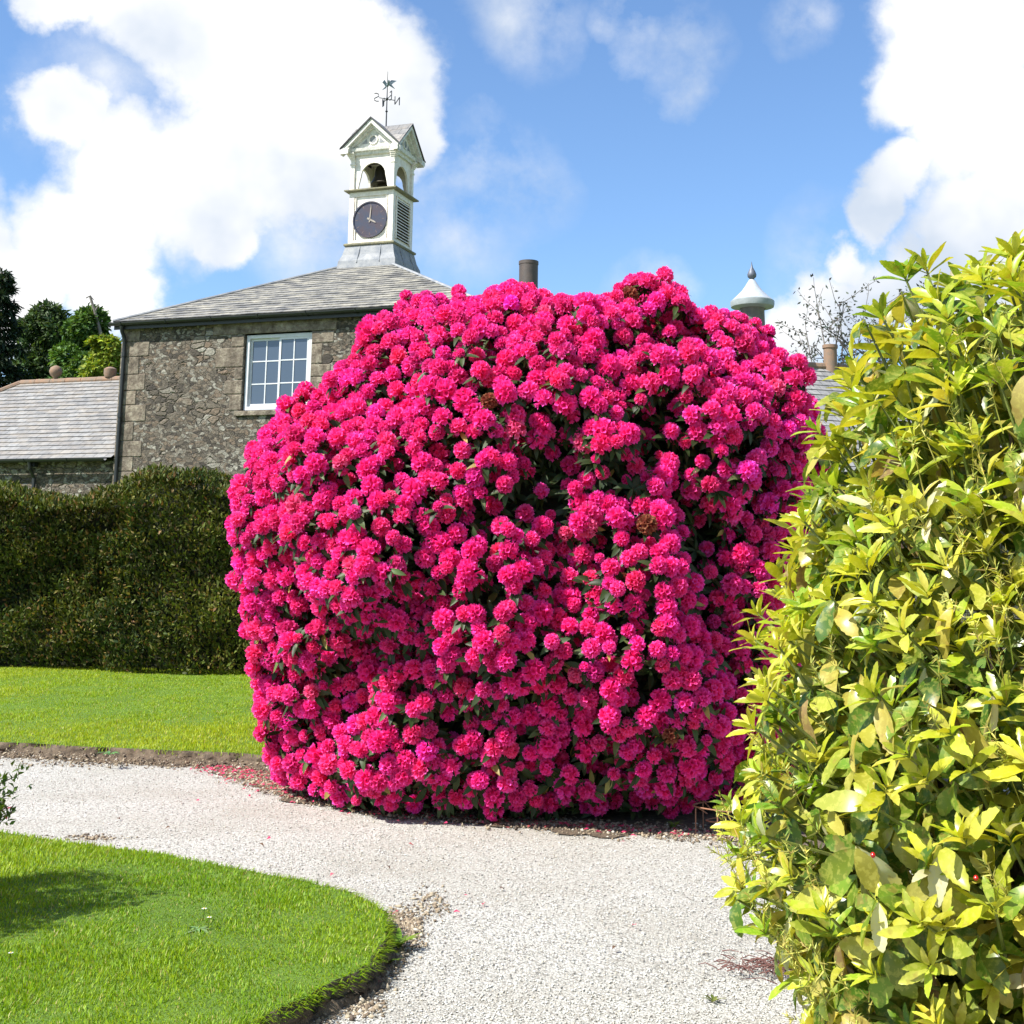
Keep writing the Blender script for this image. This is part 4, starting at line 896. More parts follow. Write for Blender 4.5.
# ------------------------------------------------------------------ hedge
def hedge():
    root = empty('hedge', (-6, 20.6, fz), ANG * 0, label='tall clipped dark evergreen hedge across the back of the lawn', cat='hedge')
    r = np.random.default_rng(12)
    # front face follows the base line; local u along, v depth
    p0 = ground(-120, 669, fz)[:2]; p1 = ground(246, 676, fz)[:2]; ud = norm((p1 - p0)[None])[0]; vd = np.array([-ud[1], ud[0]]); Lh = np.linalg.norm(p1 - p0) + 7.0
    o3 = np.array([p0[0] + 6, p0[1] - 20.6])
    def top(u):
        x = u  # metres along
        return 2.50 + .32 / (1 + np.exp(-(u - 3.2) * 14)) + .05 * np.sin(u * 2.1) + .06 * np.sin(u * 4.7 + 1) + .04 * np.sin(u * 9)
    nF, nT = 85000, 36000
    split = 3.27
    u = r.random(nF) * Lh; z = r.random(nF) ** .9; H = top(u); z = z * H
    P = np.zeros((nF, 3)); right = u > split
    front = .55 / (1 + np.exp((u - 3.2) * 7))
    # softly rounded right-hand block, lower shoulder on its left with a notch
    bul = .34 * fnoise(np.c_[u, z, z * 0], 1.7, 5) + .16 * fnoise(np.c_[u, z, z * 0], 5, 6)
    rounding = .55 * np.clip((z - (H - .6)) / .6, 0, 1) ** 2 + .10 * np.clip((.4 - z) / .4, 0, 1)
    notch = np.where((u > split - 1.05) & (u < split + .1) & (z > 1.95) & (z < 2.35), .5 * np.sin(np.clip((u - split + 1.05) / 1.15, 0, 1) * math.pi) ** .5, 0)
    notch2 = np.where((u > split + 1.5) & (z > 1.85) & (z < 2.2), .3, 0) * np.clip((u - split - 1.5) / .6, 0, 1)
    v = front - bul + rounding + notch + notch2 + r.random(nF) ** 2 * .42
    uu = np.r_[u, r.random(nT) * Lh]; ut = uu[nF:]; vt = r.random(nT) * 1.9 + .12; zt_ = top(ut) - .12 * r.random(nT) - .35 * np.clip((.35 - vt) / .35, 0, 1) ** 2 + .09 * fnoise(np.c_[ut, vt, vt * 0], 3, 8)
    V2 = np.r_[v, vt]; Z = np.r_[z, zt_]
    XY = o3 + uu[:, None] * ud + V2[:, None] * vd; P = np.c_[XY, Z]; n = len(P)
    outw = np.r_[np.tile([-vd[0], -vd[1], .35], (nF, 1)), np.tile([0, -.2, 1.], (nT, 1))]
    D = norm(outw + r.normal(size=(n, 3)) * .55 + [0, 0, .45]); N = norm(rand_dir(n, r) + outw * .5)
    L = .072 * (.6 + .8 * r.random(n)); Vv, Fc, k_ = leaves(P, D, N, L, L * .42, 'quad', .35, .2, 2)
    pn = fnoise(P, 1.1, 15)[:, None]; t = np.clip(.45 + .5 * pn + .25 * r.normal(size=(n, 1)), 0, 1)
    c = np.array([.024, .046, .008]) * (1 - t) + np.array([.12, .135, .018]) * t
    tips = r.random(n) < .12; c[tips] = (.20, .17, .05); brown = r.random(n) < .05; c[brown] = (.20, .11, .04)
    fast_mesh('foliage', Vv, Fc, M['tree_leaf'], root, tint=np.repeat(jitter(c, n, .2, 4), k_, 0))
    # dense dark inner growth, lumpy
    nu, nz_ = 120, 16; vs = []; fs = []
    for i in range(nu + 1):
        uu_ = Lh * i / nu; prof = []
        for j in range(nz_ + 1): prof.append((1.0 + .06 * math.sin(uu_ * 3 + j), j / nz_ * (float(top(uu_)) - .28)))
        prof.append((1.25, float(top(uu_)) - .14)); prof.append((1.9, float(top(uu_)) - .14)); prof.append((2.1, 0))
        for v_, z_ in prof: q = o3 + ud * uu_ + vd * v_; vs.append((q[0], q[1], z_))
        K = len(prof)
    for i in range(nu):
        for j in range(K - 1): fs.append((i*K+j, (i+1)*K+j, (i+1)*K+j+1, i*K+j+1))
    mb = MB(); mb.add(vs, fs); mb.build('inner_twigs', mk_plain('hedge_inside', (.02, .022, .008), 1, scale=30, bp=1), root)
hedge()

# ------------------------------------------------------------------ pink rhododendron
RC = np.array([.12, 10.25, 1.62])
_rr = np.array([2.048, 2.024, 2.009, 2.039, 2.038, 2.06, 2.112, 2.182, 2.283, 2.44, 2.55, 2.55, 2.55, 2.55, 2.55, 2.55, 2.55, 2.55, 2.55, 2.55, 2.55, 2.55, 2.55, 2.55, 2.55, 2.55, 2.55, 2.55, 2.55, 2.346, 2.184, 2.103, 2.044, 2.013, 1.999, 2.007, 2.033, 2.066, 2.111, 2.181, 2.288, 2.389, 2.433, 2.515, 2.511, 2.484, 2.443, 2.406, 2.374, 2.323, 2.186, 2.137, 2.115, 2.081, 2.044, 2.037, 2.002, 2.033, 2.052, 2.061, 2.062, 2.063, 2.057, 2.033, 1.967, 2.02, 2.09, 2.187, 2.247, 2.272, 2.204, 2.105]); _th = -math.pi + np.arange(72) * 2 * math.pi / 72      # plan of the dome's outline, metres from its centre every 5 degrees
def rad(th): return np.interp(th, np.r_[_th[-1] - 2 * np.pi, _th, _th[0] + 2 * np.pi], np.r_[_rr[-1], _rr, _rr[0]])
bumps = []
for px, py, s, a in [(620, 660, .40, .13), (680, 590, .25, .16), (520, 640, .2, .14), (310, 640, .3, .12), (480, 330, .5, .12), (400, 560, .35, .14), (700, 400, .4, .10), (330, 520, .3, .1), (420, 790, .5, .16), (600, 770, .4, .16),
                     (345, 655, .17, -.42), (345, 700, .15, -.3), (480, 520, .16, -.20), (625, 500, .12, -.24), (560, 560, .14, -.16), (560, 720, .12, -.2), (740, 520, .25, -.3), (735, 620, .15, -.2), (700, 730, .32, .22), (660, 430, .12, -.16), (620, 380, .12, -.18), (420, 600, .12, -.18), (300, 600, .12, -.16), (540, 690, .10, -.18), (560, 600, .08, -.16), (480, 720, .2, -.22), (660, 330, .15, -.12), (420, 420, .2, -.12)]:
    q = at_y(px, py, 8.4); bumps.append((q[0], q[2], s, a))
def rhodo_surface(u, off=0.):
    """u unit dirs -> (pos, outward normal approx)"""
    th = np.arctan2(u[:, 2], u[:, 0]); sph = np.hypot(u[:, 0], u[:, 2]); R0 = rad(th) * .955
    cy_ = -u[:, 1]; depth = np.where(cy_ > 0, 1.95, 1.9)
    px = sph ** .82; py = np.sign(cy_) * np.abs(cy_) ** .85
    P = np.c_[np.cos(th) * R0 * px, -depth * py, np.sin(th) * R0 * px] + RC
    nrm = norm(np.c_[u[:, 0], u[:, 1] * 1.05, u[:, 2]])
    dsp = .05 * fnoise(P, 2.6, 51, 2) + .13 * fnoise(P, 7.0, 52, 2)
    for bx, bz_, s, a in bumps: dsp = dsp + np.where(P[:, 1] < RC[1], a * np.exp(-((P[:, 0] - bx) ** 2 + (P[:, 2] - bz_) ** 2) / (2 * s * s)), 0)
    P = P + nrm * (dsp + off)[:, None]; P[:, 1] = RC[1] + (P[:, 1] - RC[1]) * (.76 + .24 * np.clip(P[:, 2] / 1.1, 0, 1)); return P, nrm, dsp
def fib(n):
    i = np.arange(n) + .5; ph = np.arccos(1 - 2 * i / n); g_ = np.pi * (1 + 5 ** .5) * i; return np.c_[np.cos(g_) * np.sin(ph), np.sin(g_) * np.sin(ph), np.cos(ph)]
def poisson(P, dmin):
    cell = {}; keep = []; inv = 1 / dmin
    for i, p in enumerate(P):
        k = tuple((p * inv).astype(int)); ok = True
        for a in (-1, 0, 1):
            for b_ in (-1, 0, 1):
                for c_3 in (-1, 0, 1):
                    for j in cell.get((k[0] + a, k[1] + b_, k[2] + c_3), ()):
                        if ((P[j] - p) ** 2).sum() < dmin * dmin: ok = False; break
                    if not ok: break
                if not ok: break
            if not ok: break
        if ok: keep.append(i); cell.setdefault(k, []).append(i)
    return np.array(keep)
def truss_template(seed, nf=30):
    """a ball of funnel florets; axis +Z; radius ~1"""
    r = np.random.default_rng(seed); V = []; Fc = []; T = []
    d = fib(nf * 4 // 3); d = d[d[:, 2] > -.45]
    for q in d:
        q = norm((q + r.normal(size=3) * .10)[None])[0]; a = np.cross(q, [.3, .2, .9]); a /= np.linalg.norm(a); b_ = np.cross(q, a); ph = r.random() * 6.28
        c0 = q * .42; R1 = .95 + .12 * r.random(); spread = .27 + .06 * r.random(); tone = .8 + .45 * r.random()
        for k in range(5):
            an = ph + k * 2 * math.pi / 5; e = a * math.cos(an) + b_ * math.sin(an); s_ = a * math.cos(an + math.pi / 2) + b_ * math.sin(an + math.pi / 2)
            j = r.normal(size=3) * .03; base = len(V)
            V += [c0 + j * .2, q * R1 * .82 + e * spread * .55 - s_ * .17, q * (R1 * .93) + e * spread * 1.0 + j - s_ * .03, q * R1 * .82 + e * spread * .55 + s_ * .17 + j, q * (R1 * .78) + e * spread * .5 - q * .04]
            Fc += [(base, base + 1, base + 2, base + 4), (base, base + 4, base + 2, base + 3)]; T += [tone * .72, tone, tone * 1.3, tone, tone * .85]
    # closed heart of the flower head, so nothing shows between the florets
    base = len(V); nb_ = 8; rings = [(.0, .60), (.42, .42), (.58, .05), (.42, -.35), (.0, -.52)]
    for rr_, zz in rings:
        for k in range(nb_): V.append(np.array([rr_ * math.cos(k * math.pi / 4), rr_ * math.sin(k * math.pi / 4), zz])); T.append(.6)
    for i in range(4):
        for k in range(nb_): Fc.append((base + i*8 + k, base + (i+1)*8 + k, base + (i+1)*8 + (k+1) % 8, base + i*8 + (k+1) % 8))
    return np.array(V), np.array(Fc), np.array(T)
def rhodo():
    root = empty('rhododendron_bush', (RC[0], RC[1], 0), label='huge domed rhododendron covered in bright magenta pink flower balls beside the gravel', cat='bush')
    r = np.random.default_rng(31); o = np.array([RC[0], RC[1], 0])
    u = fib(45000); r.shuffle(u); P, nr, dsp = rhodo_surface(u)
    hole = fnoise(P, 5.2, 61, 3); k = (P[:, 2] > .10) & (hole + dsp * 1.7 > -.74); P = P[k]; nr = nr[k]; dsp = dsp[k]
    i = poisson(P, .094); P1 = P[i]; N1 = nr[i]; d1 = dsp[i]
    u = fib(20000); r.shuffle(u); P, nr, dsp = rhodo_surface(u, -.17); k = (P[:, 2] > .10) & (fnoise(P, 4., 62) > -.45); P = P[k]; nr = nr[k]; i = poisson(P, .125); P2 = P[i] ; N2 = nr[i]
    u = fib(14000); r.shuffle(u); P, nr, dsp = rhodo_surface(u, -.30); k = (P[:, 2] > .12) & (fnoise(P, 4., 63) > -.25); P = P[k]; nr = nr[k]; i = poisson(P, .15); P2 = np.r_[P2, P[i]]; N2 = np.r_[N2, nr[i]]
    PP = np.r_[P1, P2]; NN = np.r_[N1, N2]; n = len(PP); PP = PP + r.normal(size=PP.shape) * .022
    ax = norm(NN + np.array([0, 0, .65]) + r.normal(size=(n, 3)) * .22); size = .063 * (.78 + .45 * r.random(n)); size[len(P1):] *= .92
    fresh = r.random(n) < .06; size[fresh] *= .62; big_ = r.random(n) < .12; size[big_] *= 1.2
    hue = np.array([.95, .050, .335]); cols = hue * (1 + .10 * r.normal(size=(n, 1))) * np.c_[np.ones(n), 1 + .5 * r.random(n), 1 + .11 * r.normal(size=n)]
    brn = r.random(n) < .003; cols[brn] = (.30, .09, .05); pale = r.random(n) < .02; cols[pale] = (.85, .12, .30)
    tm = [truss_template(s, nf_) for s, nf_ in enumerate((30, 26, 34, 19))]
    vis = (PP[:, 1] < RC[1] + .3)
    dist = np.linalg.norm(PP - EYE, axis=1) / size; face = ((EYE - PP) / np.linalg.norm(EYE - PP, axis=1)[:, None] * NN).sum(1)
    score = dist - 20 * np.clip(face, 0, 1); score[len(P1):] += 1e3; score[(PP[:, 0] > 1.55) & (PP[:, 2] < 2.0)] += 500; big = np.argsort(score)[:100]
    isbig = np.zeros(n, bool); isbig[big] = True
    # shared meshes for the hundred nearest flower heads
    shared = []
    for t_, (V, Fc, T) in enumerate(tm):
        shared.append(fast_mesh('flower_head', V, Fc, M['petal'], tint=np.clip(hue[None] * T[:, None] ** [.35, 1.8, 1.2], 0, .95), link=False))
    from mathutils import Quaternion
    for j in big:
        ob = bpy.data.objects.new('flower_head', shared[j % 4]); COL.objects.link(ob); ob.parent = root; ob.location = PP[j] - o; s_ = float(size[j]); ob.scale = (s_ * 1., s_, s_ * (1 + .15 * (j % 3)))
        qz = Quaternion((0, 0, 1), float(j)); ob.rotation_mode = 'QUATERNION'; ob.rotation_quaternion = Vector(ax[j]).to_track_quat('Z', 'Y') @ qz
    Vs = []; Fs = []; Ts = []; off = 0
    rest = np.where(~isbig)[0]
    for t_ in range(4):
        idx = rest[rest % 4 == t_]; V, Fc, T = tm[t_]; Z = ax[idx]; X = norm(np.cross(Z, rand_dir(len(idx), r))); Y = np.cross(Z, X)
        s_ = size[idx][:, None, None]; el = (1 + .2 * r.random(len(idx)))[:, None, None]
        W = PP[idx][:, None] - o + s_ * (X[:, None] * V[None, :, 0:1] + Y[:, None] * V[None, :, 1:2] + Z[:, None] * V[None, :, 2:3] * el)
        Vs.append(W.reshape(-1, 3)); Fs.append((Fc[None] + (np.arange(len(idx)) * len(V))[:, None, None]).reshape(-1, 4) + off); off += W.shape[0] * W.shape[1]
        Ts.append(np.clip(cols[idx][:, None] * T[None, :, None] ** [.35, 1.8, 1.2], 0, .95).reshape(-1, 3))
    tag(fast_mesh('flower_heads', np.vstack(Vs), np.vstack(Fs), M['petal'], root, tint=np.vstack(Ts)), kind='stuff')
    # leaf rosettes under the flower heads plus leafy shoots in the gaps
    u = fib(1800); Pg, Ng, _ = rhodo_surface(u, -.15); k = Pg[:, 2] > .05; Pg = Pg[k]; Ng = Ng[k]
    u = fib(6000); Ph, Nh, _ = rhodo_surface(u, -.40); k = Ph[:, 2] > .03; Ph = Ph[k]; Nh = Nh[k]
    B = np.r_[PP - ax * size[:, None] * .55, Pg + r.normal(size=Pg.shape) * .05, Ph + r.normal(size=Ph.shape) * .06]; Nn = np.r_[ax, norm(Ng + [0, 0, .4]), Nh]; m = 6
    B = np.repeat(B, m, 0); Nn = np.repeat(Nn, m, 0); q = len(B); t1 = norm(np.cross(Nn, rand_dir(q, r))); D = norm(t1 + Nn * (.15 + .35 * r.normal(size=(q, 1))) + [0, 0, -.25])
    L = .105 * (.7 + .6 * r.random(q)); V, Fc, k_ = leaves(B, D, Nn, L, L * .33, 'lance', .35, .3, 9)
    c = np.array([(.022, .040, .010), (.035, .058, .014), (.075, .095, .028)])[r.choice(3, q, p=[.5, .38, .12])]; yl = r.random(q) < .02; c[yl] = (.30, .24, .06)
    fast_mesh('foliage', V - o, Fc, M['leaf'], root, tint=np.repeat(jitter(c, q, .2, 3), k_, 0))
    # limbs
    mb = MB()
    for i_ in range(34):
        a = i_ * 2.4; b0 = np.array([math.cos(a) * .5, math.sin(a) * .35, .0]); uu = norm(np.array([[math.cos(a), math.sin(a), .1 + 1.3 * r.random()]])); e = rhodo_surface(uu, -.35)[0][0] - o
        mid = b0 * .5 + e * .5 + np.array([0, 0, -.15]) + r.normal(size=3) * .1; e[2] = max(e[2], .2); mid[2] = max(mid[2], .15)
        mb.tube([b0, (b0 + mid) / 2 + r.normal(size=3) * .05, mid, (mid + e) / 2, e], [.05, .04, .03, .02, .01], 6)
    mb.build('branches', M['bark'], root, smooth=True)
    # dark solid hull added inside the foliage to block light
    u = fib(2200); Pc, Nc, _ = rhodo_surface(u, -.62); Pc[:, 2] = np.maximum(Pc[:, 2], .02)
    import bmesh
    bm = bmesh.new(); vv = [bm.verts.new(p - o) for p in Pc]; bmesh.ops.convex_hull(bm, input=vv); me = bpy.data.meshes.new('light_block_core'); bm.to_mesh(me); bm.free()
    me.materials.append(mk_plain('light_block_core', (.016, .02, .008), 1, scale=25, bp=1)); ob = bpy.data.objects.new('light_block_core', me); COL.objects.link(ob); ob.parent = root
rhodo()
# fallen petals and flowers on the bed and gravel
def petals():
    r = np.random.default_rng(14); n = 650; t = r.random(n); e = densify([tuple(ground(x, y)[:2]) for x, y in [(225, 770), (300, 798), (400, 815), (500, 822), (620, 832), (740, 838)]], False, .02)
    p = e[(len(e) * r.random(n) ** 1.7).astype(int)] + np.c_[r.normal(size=n) * .12, -np.abs(r.normal(size=n)) * .15 + .12]; stray = r.random(n) < .05; p[stray] = np.c_[r.random(stray.sum()) * 3.2 - 2.6, 5.6 + r.random(stray.sum()) * 4.2]
    k = ~inside(p[:, 0], p[:, 1], near_top) & ~inside(p[:, 0], p[:, 1], far_top); p = p[k]; n = len(p)
    V, Fc, k_ = leaves(np.c_[p, np.full(n, .02)], norm(np.c_[r.normal(size=(n, 2)), np.full(n, .12)]), norm(np.c_[r.normal(size=(n, 2)) * .4, np.ones(n)]), .022 + .02 * r.random(n), .02, 'quad', .4, .4, 1)
    c = np.array([(.70, .06, .16), (.60, .14, .18), (.45, .10, .10), (.16, .10, .06)])[r.choice(4, n, p=[.4, .25, .15, .2])]
    tag(fast_mesh('fallen_petals', V, Fc, M['petal'], tint=np.repeat(c, k_, 0)), kind='stuff')
petals()

# ------------------------------------------------------------------ spotted yellow-green laurel in the right foreground
QC = np.array([2.02, 4.35, 1.05])
_qr = np.array([1.09, 1.149, 1.274, 1.357, 1.418, 1.374, 1.35, 1.416, 1.375, 1.297, 1.205, 1.11, 1.025, 0.97, 1.1, 1.15, 1.2, 1.25, 1.4, 1.4, 1.4, 1.4, 1.4, 1.4, 1.4, 1.4, 1.4, 1.4, 1.4, 1.4, 1.4, 1.4, 1.4, 1.4, 1.4, 1.4, 1.4, 1.4, 1.4, 1.4, 1.4, 1.4, 1.4, 1.4, 1.4, 1.4, 1.4, 1.4, 1.26, 1.26, 1.26, 1.26, 0.968, 1.162, 1.514, 1.526, 1.417, 1.47, 1.476, 1.576, 1.549, 1.437, 1.317, 1.244, 1.206, 1.19, 1.107, 1.114, 1.122, 1.141, 1.156, 1.148]); _qt = -math.pi + np.arange(72) * 2 * math.pi / 72
def qrad(th): return np.interp(th, np.r_[_qt[-1] - 2 * np.pi, _qt, _qt[0] + 2 * np.pi], np.r_[_qr[-1], _qr, _qr[0]])
def laurel_surface(u, off):
    th = np.arctan2(u[:, 2], u[:, 0]); sph = np.hypot(u[:, 0], u[:, 2]); R0 = qrad(th)
    P = np.c_[np.cos(th) * R0 * sph ** .85, np.sign(u[:, 1]) * 1.15 * np.abs(u[:, 1]) ** .9, np.sin(th) * R0 * sph ** .85] + QC
    dsp = .10 * fnoise(P, 4., 71, 2) + .07 * fnoise(P, 9., 72, 2); return P + norm(u) * (dsp + off)[:, None], norm(u), dsp
def laurel():
    root = empty('laurel_shrub', (QC[0], QC[1], 0), label='large yellow green spotted laurel shrub filling the right foreground', cat='shrub'); o = np.array([QC[0], QC[1], 0]); r = np.random.default_rng(91)
    B = []; A = []; G = []
    for off, dm, g_ in ((0., .088, 0), (-.12, .11, 1), (-.28, .12, 2), (-.48, .14, 3)):
        u = fib(14000); r.shuffle(u); P, N, d = laurel_surface(u, off); k = (P[:, 2] > .06) & (P[:, 1] < QC[1] + .9) & ((fnoise(P, 5.5, 73 + g_) > -.42) | (g_ > 0)); P = P[k]; N = N[k]; i = poisson(P, dm)
        B.append(P[i]); A.append(N[i]); G.append(np.full(len(i), g_))
    B = np.vstack(B); A = np.vstack(A); G = np.concatenate(G); n = len(B); B += r.normal(size=B.shape) * .03
    ax = norm(A * .55 + np.array([0, 0, .75]) + r.normal(size=(n, 3)) * .22 + [-.18, 0, 0]); fresh = (G == 0) & (r.random(n) < .78); young = (G == 1) & (r.random(n) < .25); fresh |= young
    mb = MB()
    for j in range(n):
        if G[j] < 2:
            q0 = B[j] - ax[j] * .22 - A[j] * .10; q0[2] = max(q0[2], .03); mb.tube([q0 - o, (B[j] + q0) / 2 - o, B[j] - o], [.006, .005, .0035], 5, cap=False)
    mb.build('shoots', mk_plain('green_shoot', (.16, .20, .03), .5, scale=20, c2=(.10, .11, .03)), root, smooth=True)
    Pl = []; Dl = []; Nl = []; Ll = []; Wl = []; Cl = []; Cu = []
    yellow = np.array([(.42, .43, .025), (.52, .51, .07), (.32, .38, .022)]); mids = np.array([(.13, .24, .014), (.22, .33, .02), (.34, .41, .04)]); olds = np.array([(.07, .14, .014), (.14, .21, .02), (.34, .34, .04), (.44, .38, .07)])
    pale = np.array([(.62, .58, .36), (.46, .36, .14), (.30, .20, .09)])
    pn = fnoise(B, 1.8, 80) ; left = np.clip((1.75 - B[:, 0]) / .6, 0, 1)
    for j in range(n):
        m = r.integers(7, 10) if fresh[j] else r.integers(4, 7); ph = r.random() * 6.28; X = norm(np.cross(ax[j], rand_dir(1, r)[0])[None])[0]; Y = np.cross(ax[j], X)
        yl = r.random() < (.56 + .3 * pn[j] + .28 * left[j])
        for k in range(m):
            a = ph + k * 2.4; side = X * math.cos(a) + Y * math.sin(a)
            if fresh[j]:
                el = 1.9 - 1.25 * (1 - k / m) ; sc_ = .82 + .32 * min(1, max(0, (B[j][0] - .85) / .8)); L = sc_ * (.055 + .070 * (1 - k / m) * (.7 + .6 * r.random())); L *= 1.1; w_ = L * (.23 + .08 * r.random()); base = B[j] - ax[j] * .03 * (1 - k / m)
                d = side + ax[j] * el; c = yellow[r.integers(3)] if yl else mids[r.integers(3)]; cu = .25
                if r.random() < .03: c = pale[0]
            else:
                el = .35 - .8 * r.random(); L = .125 * (.75 + .55 * r.random()); w_ = L * (.36 + .12 * r.random()); base = B[j] - ax[j] * .04 * r.random(); d = side + ax[j] * el + np.array([0, 0, -.35 * r.random()]); c = olds[r.choice(4, p=[.33, .32, .24, .11])]; cu = .35
                if r.random() < .06: c = pale[r.integers(3)]; d = side * .5 + np.array([0, 0, -.9])
            Pl.append(base); Dl.append(d); Nl.append(ax[j] * .9 + r.normal(size=3) * .28 - side * .2); Ll.append(L); Wl.append(w_); Cl.append(c); Cu.append(cu * (.4 + 1.2 * r.random()))
    # big old leaves, bleached or brown, hanging among the shoots
    u = fib(9000); r.shuffle(u); P, N, d = laurel_surface(u, -.02); k = (P[:, 1] < QC[1]) & (P[:, 2] > .2); P = P[k][:48]; N = N[k][:48]
    for p, nn in zip(P, N):
        side = norm((np.cross(nn, rand_dir(1, r)[0]))[None])[0]; d = side * .6 + nn * .5 + np.array([0, 0, -.1 - .9 * r.random()]); L = .12 * (.75 + .45 * r.random())
        Pl.append(p + nn * .04); Dl.append(d); Nl.append(nn + np.array([-.3, -.2, .7])); Ll.append(L); Wl.append(L * .42); Cl.append([(.52, .50, .28), (.40, .38, .06), (.42, .32, .10), (.30, .33, .03), (.13, .20, .02)][r.choice(5, p=[.12, .27, .16, .28, .17])]); Cu.append(.35 + .9 * r.random())
    Pl = np.array(Pl); Dl = np.array(Dl); Nl = np.array(Nl); Ll = np.array(Ll); Wl = np.array(Wl); Cl = np.array(Cl); V, Fc, k_ = leaves(Pl, Dl, Nl, Ll, Wl, 'serrate', np.array(Cu), .35, 4)
    fast_mesh('foliage', V - o, Fc, M['aucuba'], root, tint=np.repeat(jitter(Cl, len(Cl), .14, 6), k_, 0), smooth=True)
    # airy flower panicles
    u = fib(6000); r.shuffle(u); P, N, d = laurel_surface(u, .01); k = (P[:, 1] < QC[1] + .2) & (P[:, 2] > .3) & (P[:, 0] < 2.5) & (P[:, 2] < 2.25) & (fnoise(P, 3.2, 90) > .05); P = P[k][:230]; N = N[k][:230]
    Pb = []; Db = []; Lb = []
    for p, nn in zip(P, N):
        axx = norm((nn * .4 + np.array([-.1, 0, .9]) + r.normal(size=3) * .2)[None])[0]; st = p + axx * .02
        for k in range(26):
            s = r.random(); a = norm((axx * .6 + r.normal(size=3) * .75)[None])[0]; Pb.append(st + axx * s * .09); Db.append(a); Lb.append(.022 + .025 * (1 - s) * r.random())
        Pb.append(p - axx * .05); Db.append(axx); Lb.append(.16)
    Pb = np.array(Pb); Db = np.array(Db); Lb = np.array(Lb); nn_ = len(Pb)
    V, Fc = tri_blades(Pb - o, Db, norm(np.cross(Db, rand_dir(nn_, r))), Lb, np.full(nn_, .0038), Db * .01)
    fast_mesh('flower_panicles', V, Fc, M['stalk'], root, tint=np.repeat(jitter((.42, .40, .09), nn_, .25, 2), 5, 0))
    # berries
    for px, py in [(873, 855), (976, 878)]:
        q = at_y(px, py, 3.36); mb = MB(); mb.lathe([(.001, -.007), (.0045, -.005), (.0065, 0), (.0045, .005), (.001, .007)], 12, tuple(q - o)); mb.build('berry', M['berry'], root, smooth=True)
    # stems from the ground
    mb = MB()
    for i_ in range(26):
        a = i_ * 2.4; b0 = np.array([math.cos(a) * .25, math.sin(a) * .2, 0]); e = laurel_surface(norm(np.array([[math.cos(a), math.sin(a), -.1 + 1.4 * r.random()]])), -.3)[0][0] - o; e[2] = max(e[2], .25); mid = b0 * .4 + e * .6 + r.normal(size=3) * .06; mid[2] = max(.1, mid[2] * .9)
        mb.tube([b0, mid, e], [.022, .014, .007], 6)
    mb.build('stems', M['bark'], root, smooth=True)
laurel()

# ------------------------------------------------------------------ small things
# rusty wire plant support ring
c = ground(735, 836); ring = empty('wire_plant_support', (c[0] - .05, c[1] + .02, .01), label='low rusty wire ring plant support at the foot of the pink bush', cat='plant support')
mb = MB(); Rr = .20
for zz, rr_ in ((.16, Rr), (.075, Rr * .62)): mb.tube([(rr_ * math.cos(a), rr_ * math.sin(a), zz + .006 * math.sin(2 * a)) for a in np.linspace(0, 2 * math.pi, 33)], .0045, 6)
mb.build('ring', M['rust'], ring, smooth=True)
for k, a in enumerate((4.3, 5.2, 3.4, .6, 2.2)):
    mb = MB(); x, y = Rr * math.cos(a), Rr * math.sin(a); mb.tube([(x * .62, y * .62, .12), (x * .98, y * .98, .165), (x, y, .15), (x, y, .0)], .004, 6); mb.build('leg', M['rust'], ring, smooth=True)
# heap of dry twigs
r = np.random.default_rng(8); c = ground(778, 975); mb = MB()
for i in range(150):
    a = r.random() * 6.28; q = np.r_[r.normal(size=2) * [.11, .06], .012 + .03 * r.random()]; L = .05 + .08 * r.random(); d = np.array([math.cos(a), math.sin(a) * .6, .25 * (r.random() - .3)])
    mb.tube([q - d * L / 2, q + [0, 0, .012], q + d * L / 2 + r.normal(size=3) * .01], [.0022, .002, .001], 4)
o = mb.build('twig_heap', M['twig']); o.location = (c[0], c[1], .004); tag(o, 'small heap of dry reddish twigs on the gravel under the laurel', 'twigs', kind='stuff')
# azalea at the left edge, mostly outside the frame
def azalea():
    root = empty('azalea_shrub', (-3.1, 5.7, gz), label='small leafy azalea with red buds poking in at the left edge over the lawn', cat='shrub'); r = np.random.default_rng(17); mb = MB(); ends = []
    tgt = [at_y(12, 812, 6.0), at_y(6, 800, 6.0), at_y(8, 812, 6.05), at_y(24, 772, 6.0), at_y(16, 792, 6.02), at_y(0, 806, 5.9)]
    o = np.array([-3.1, 5.7, gz])
    for i in range(260):
        a = i * 2.4; t = (tgt[i] - o) if i < len(tgt) else np.array([math.cos(a) * .52 * r.random() ** .5 - .22, math.sin(a) * .75 * r.random() ** .5 - .1, .35 + 1.35 * r.random()])
        mid = t * .55 + r.normal(size=3) * .03; mb.tube([(0, 0, 0), mid * .5 + [0, 0, .02], mid, t], [.010, .008, .005, .002], 5); ends.append((mid, t))
    mb.build('stems', M['bark'], root, smooth=True); P = []; C_ = []
    for i, (m_, t) in enumerate(ends):
        k = 60 if i < 7 else 95; s = .45 + .55 * r.random(k) ** .7; p = m_ + (t - m_) * s[:, None] + r.normal(size=(k, 3)) * (.022 if i < 7 else .045); P.append(p); C_.append(np.tile((.30, .34, .03) if r.random() < .6 else (.10, .16, .02), (k, 1)))
    P = np.vstack(P); C_ = np.vstack(C_); n = len(P); red = r.random(n) < .07; C_[red] = (.22, .03, .04)
    V, Fc, k_ = leaves(P, norm(rand_dir(n, r) + [0, 0, .5]), rand_dir(n, r) + [0, 0, 1.], .04 * (.7 + .6 * r.random(n)), .017, 'quad', .3, .3, 5)
    fast_mesh('foliage', V, Fc, M['leaf'], root, tint=np.repeat(jitter(C_, n, .2, 1), k_, 0))
azalea()
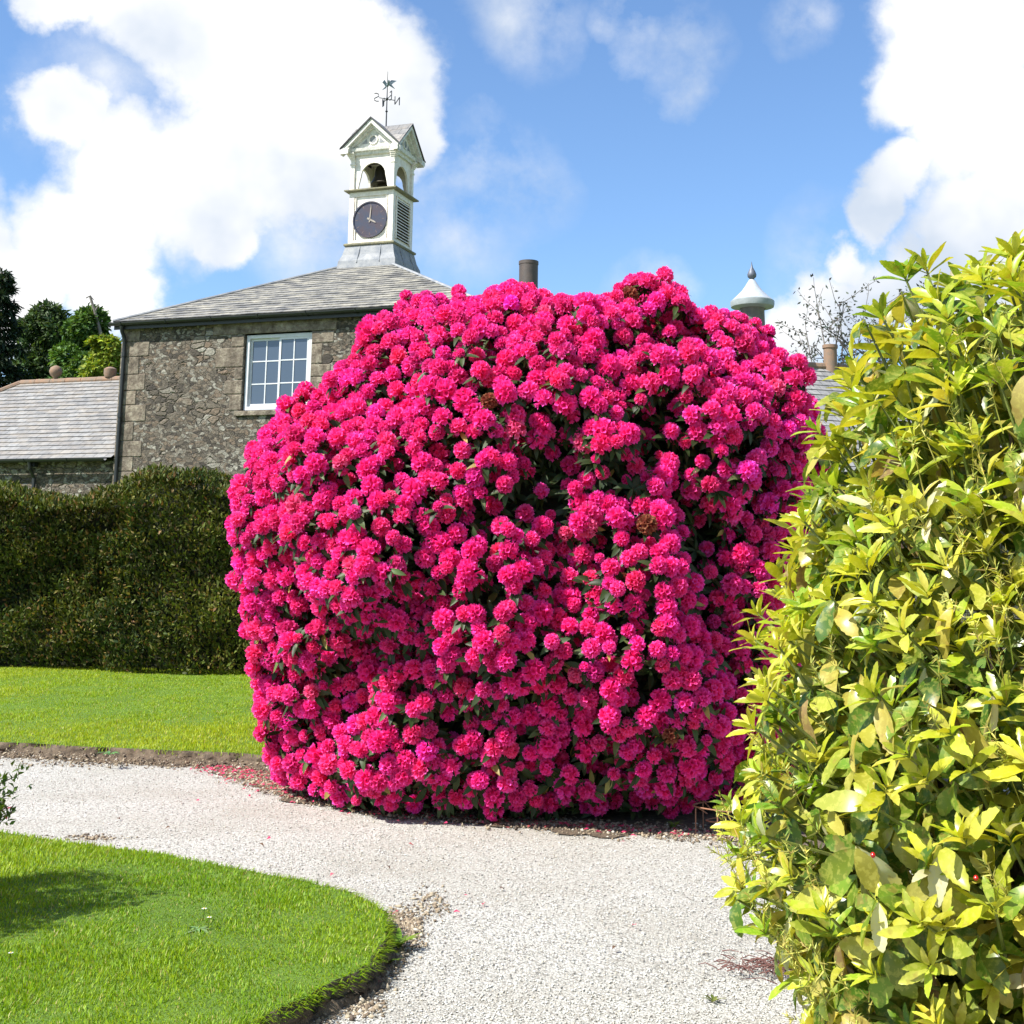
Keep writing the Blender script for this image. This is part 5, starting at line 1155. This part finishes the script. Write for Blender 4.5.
# weeds and daisies
def weed(px, py, z, nl, L, col, label, seed, upr=.8, group=None, name='weed'):
    r = np.random.default_rng(seed); c = ground(px, py, z); a = np.arange(nl) * 2.4; n = nl
    D = norm(np.c_[np.cos(a), np.sin(a), upr * (.4 + r.random(n))]); V, Fc, k_ = leaves(r.normal(size=(n, 3)) * [.006, .006, .001] + [0, 0, .004], D, np.tile([0, 0, 1.], (n, 1)), L * (.6 + .6 * r.random(n)), L * .26, 'lance', .5, .3, seed)
    o = fast_mesh(name, V, Fc, M['leaf'], tint=np.repeat(jitter(col, n, .2, seed), k_, 0)); o.location = c; return tag(o, label, 'weed', group)
weed(399, 948, .012, 11, .10, (.12, .20, .02), 'tallest leafy weed growing on the bare soil at the corner of the near lawn', 1, 1.4)
weed(388, 965, .012, 9, .06, (.13, .18, .03), 'small weed below the tall one on the bare soil by the near lawn', 2, 1.)
weed(713, 1003, .0, 7, .05, (.14, .17, .03), 'tiny weed sprouting from open gravel near the bottom edge', 3, 1.2)
weed(673, 828, .012, 8, .07, (.16, .24, .04), 'small green seedling in front of the pink bush left of the wire ring', 4, 1.3)
weed(199, 930, gz, 12, .07, (.18, .28, .10), 'pale flat weed rosette in the middle of the near lawn', 5, .25)
weed(110, 755, fz, 8, .09, (.10, .25, .08), 'broad leaved weed on the edge of the far lawn above the soil bank', 6, .6)
weed(300, 1012, .012, 8, .05, (.14, .20, .03), 'small weed at the foot of the near lawn edge by the bottom of the photo', 7, 1.)
def daisy(px, py, z, label, s=1.):
    c = ground(px, py, z); root = empty('daisy', (c[0], c[1], z), label=label, cat='daisy', group='daisies in the near lawn'); mb = MB(); hgt = .05; mb.tube([(0, 0, 0), (.003, 0, hgt)], .001, 5); mb.build('stem', M['leaf'], root)
    a = np.arange(13) * 2 * math.pi / 13; V, Fc, k_ = leaves(np.tile([.003, 0, hgt], (13, 1)), np.c_[np.cos(a), np.sin(a), np.full(13, .1)], np.tile([0, 0, 1.], (13, 1)), .012 * s, .006, 'quad', .1, .1, 1); fast_mesh('petals', V, Fc, M['white_petal'], root)
    mb = MB(); mb.lathe([(.001, -.001), (.004, .0), (.003, .003), (.001, .004)], 8, (.003, 0, hgt)); mb.build('flower_centre', mk_plain('yellow_disc', (.6, .4, .02), .7, bp=0), root)
daisy(203, 921, gz, 'upper white daisy in the middle of the near lawn', 1.1)
daisy(208, 930, gz, 'lower white daisy in the middle of the near lawn')
daisy(9, 967, gz, 'white daisy near the left edge of the near lawn', .9)
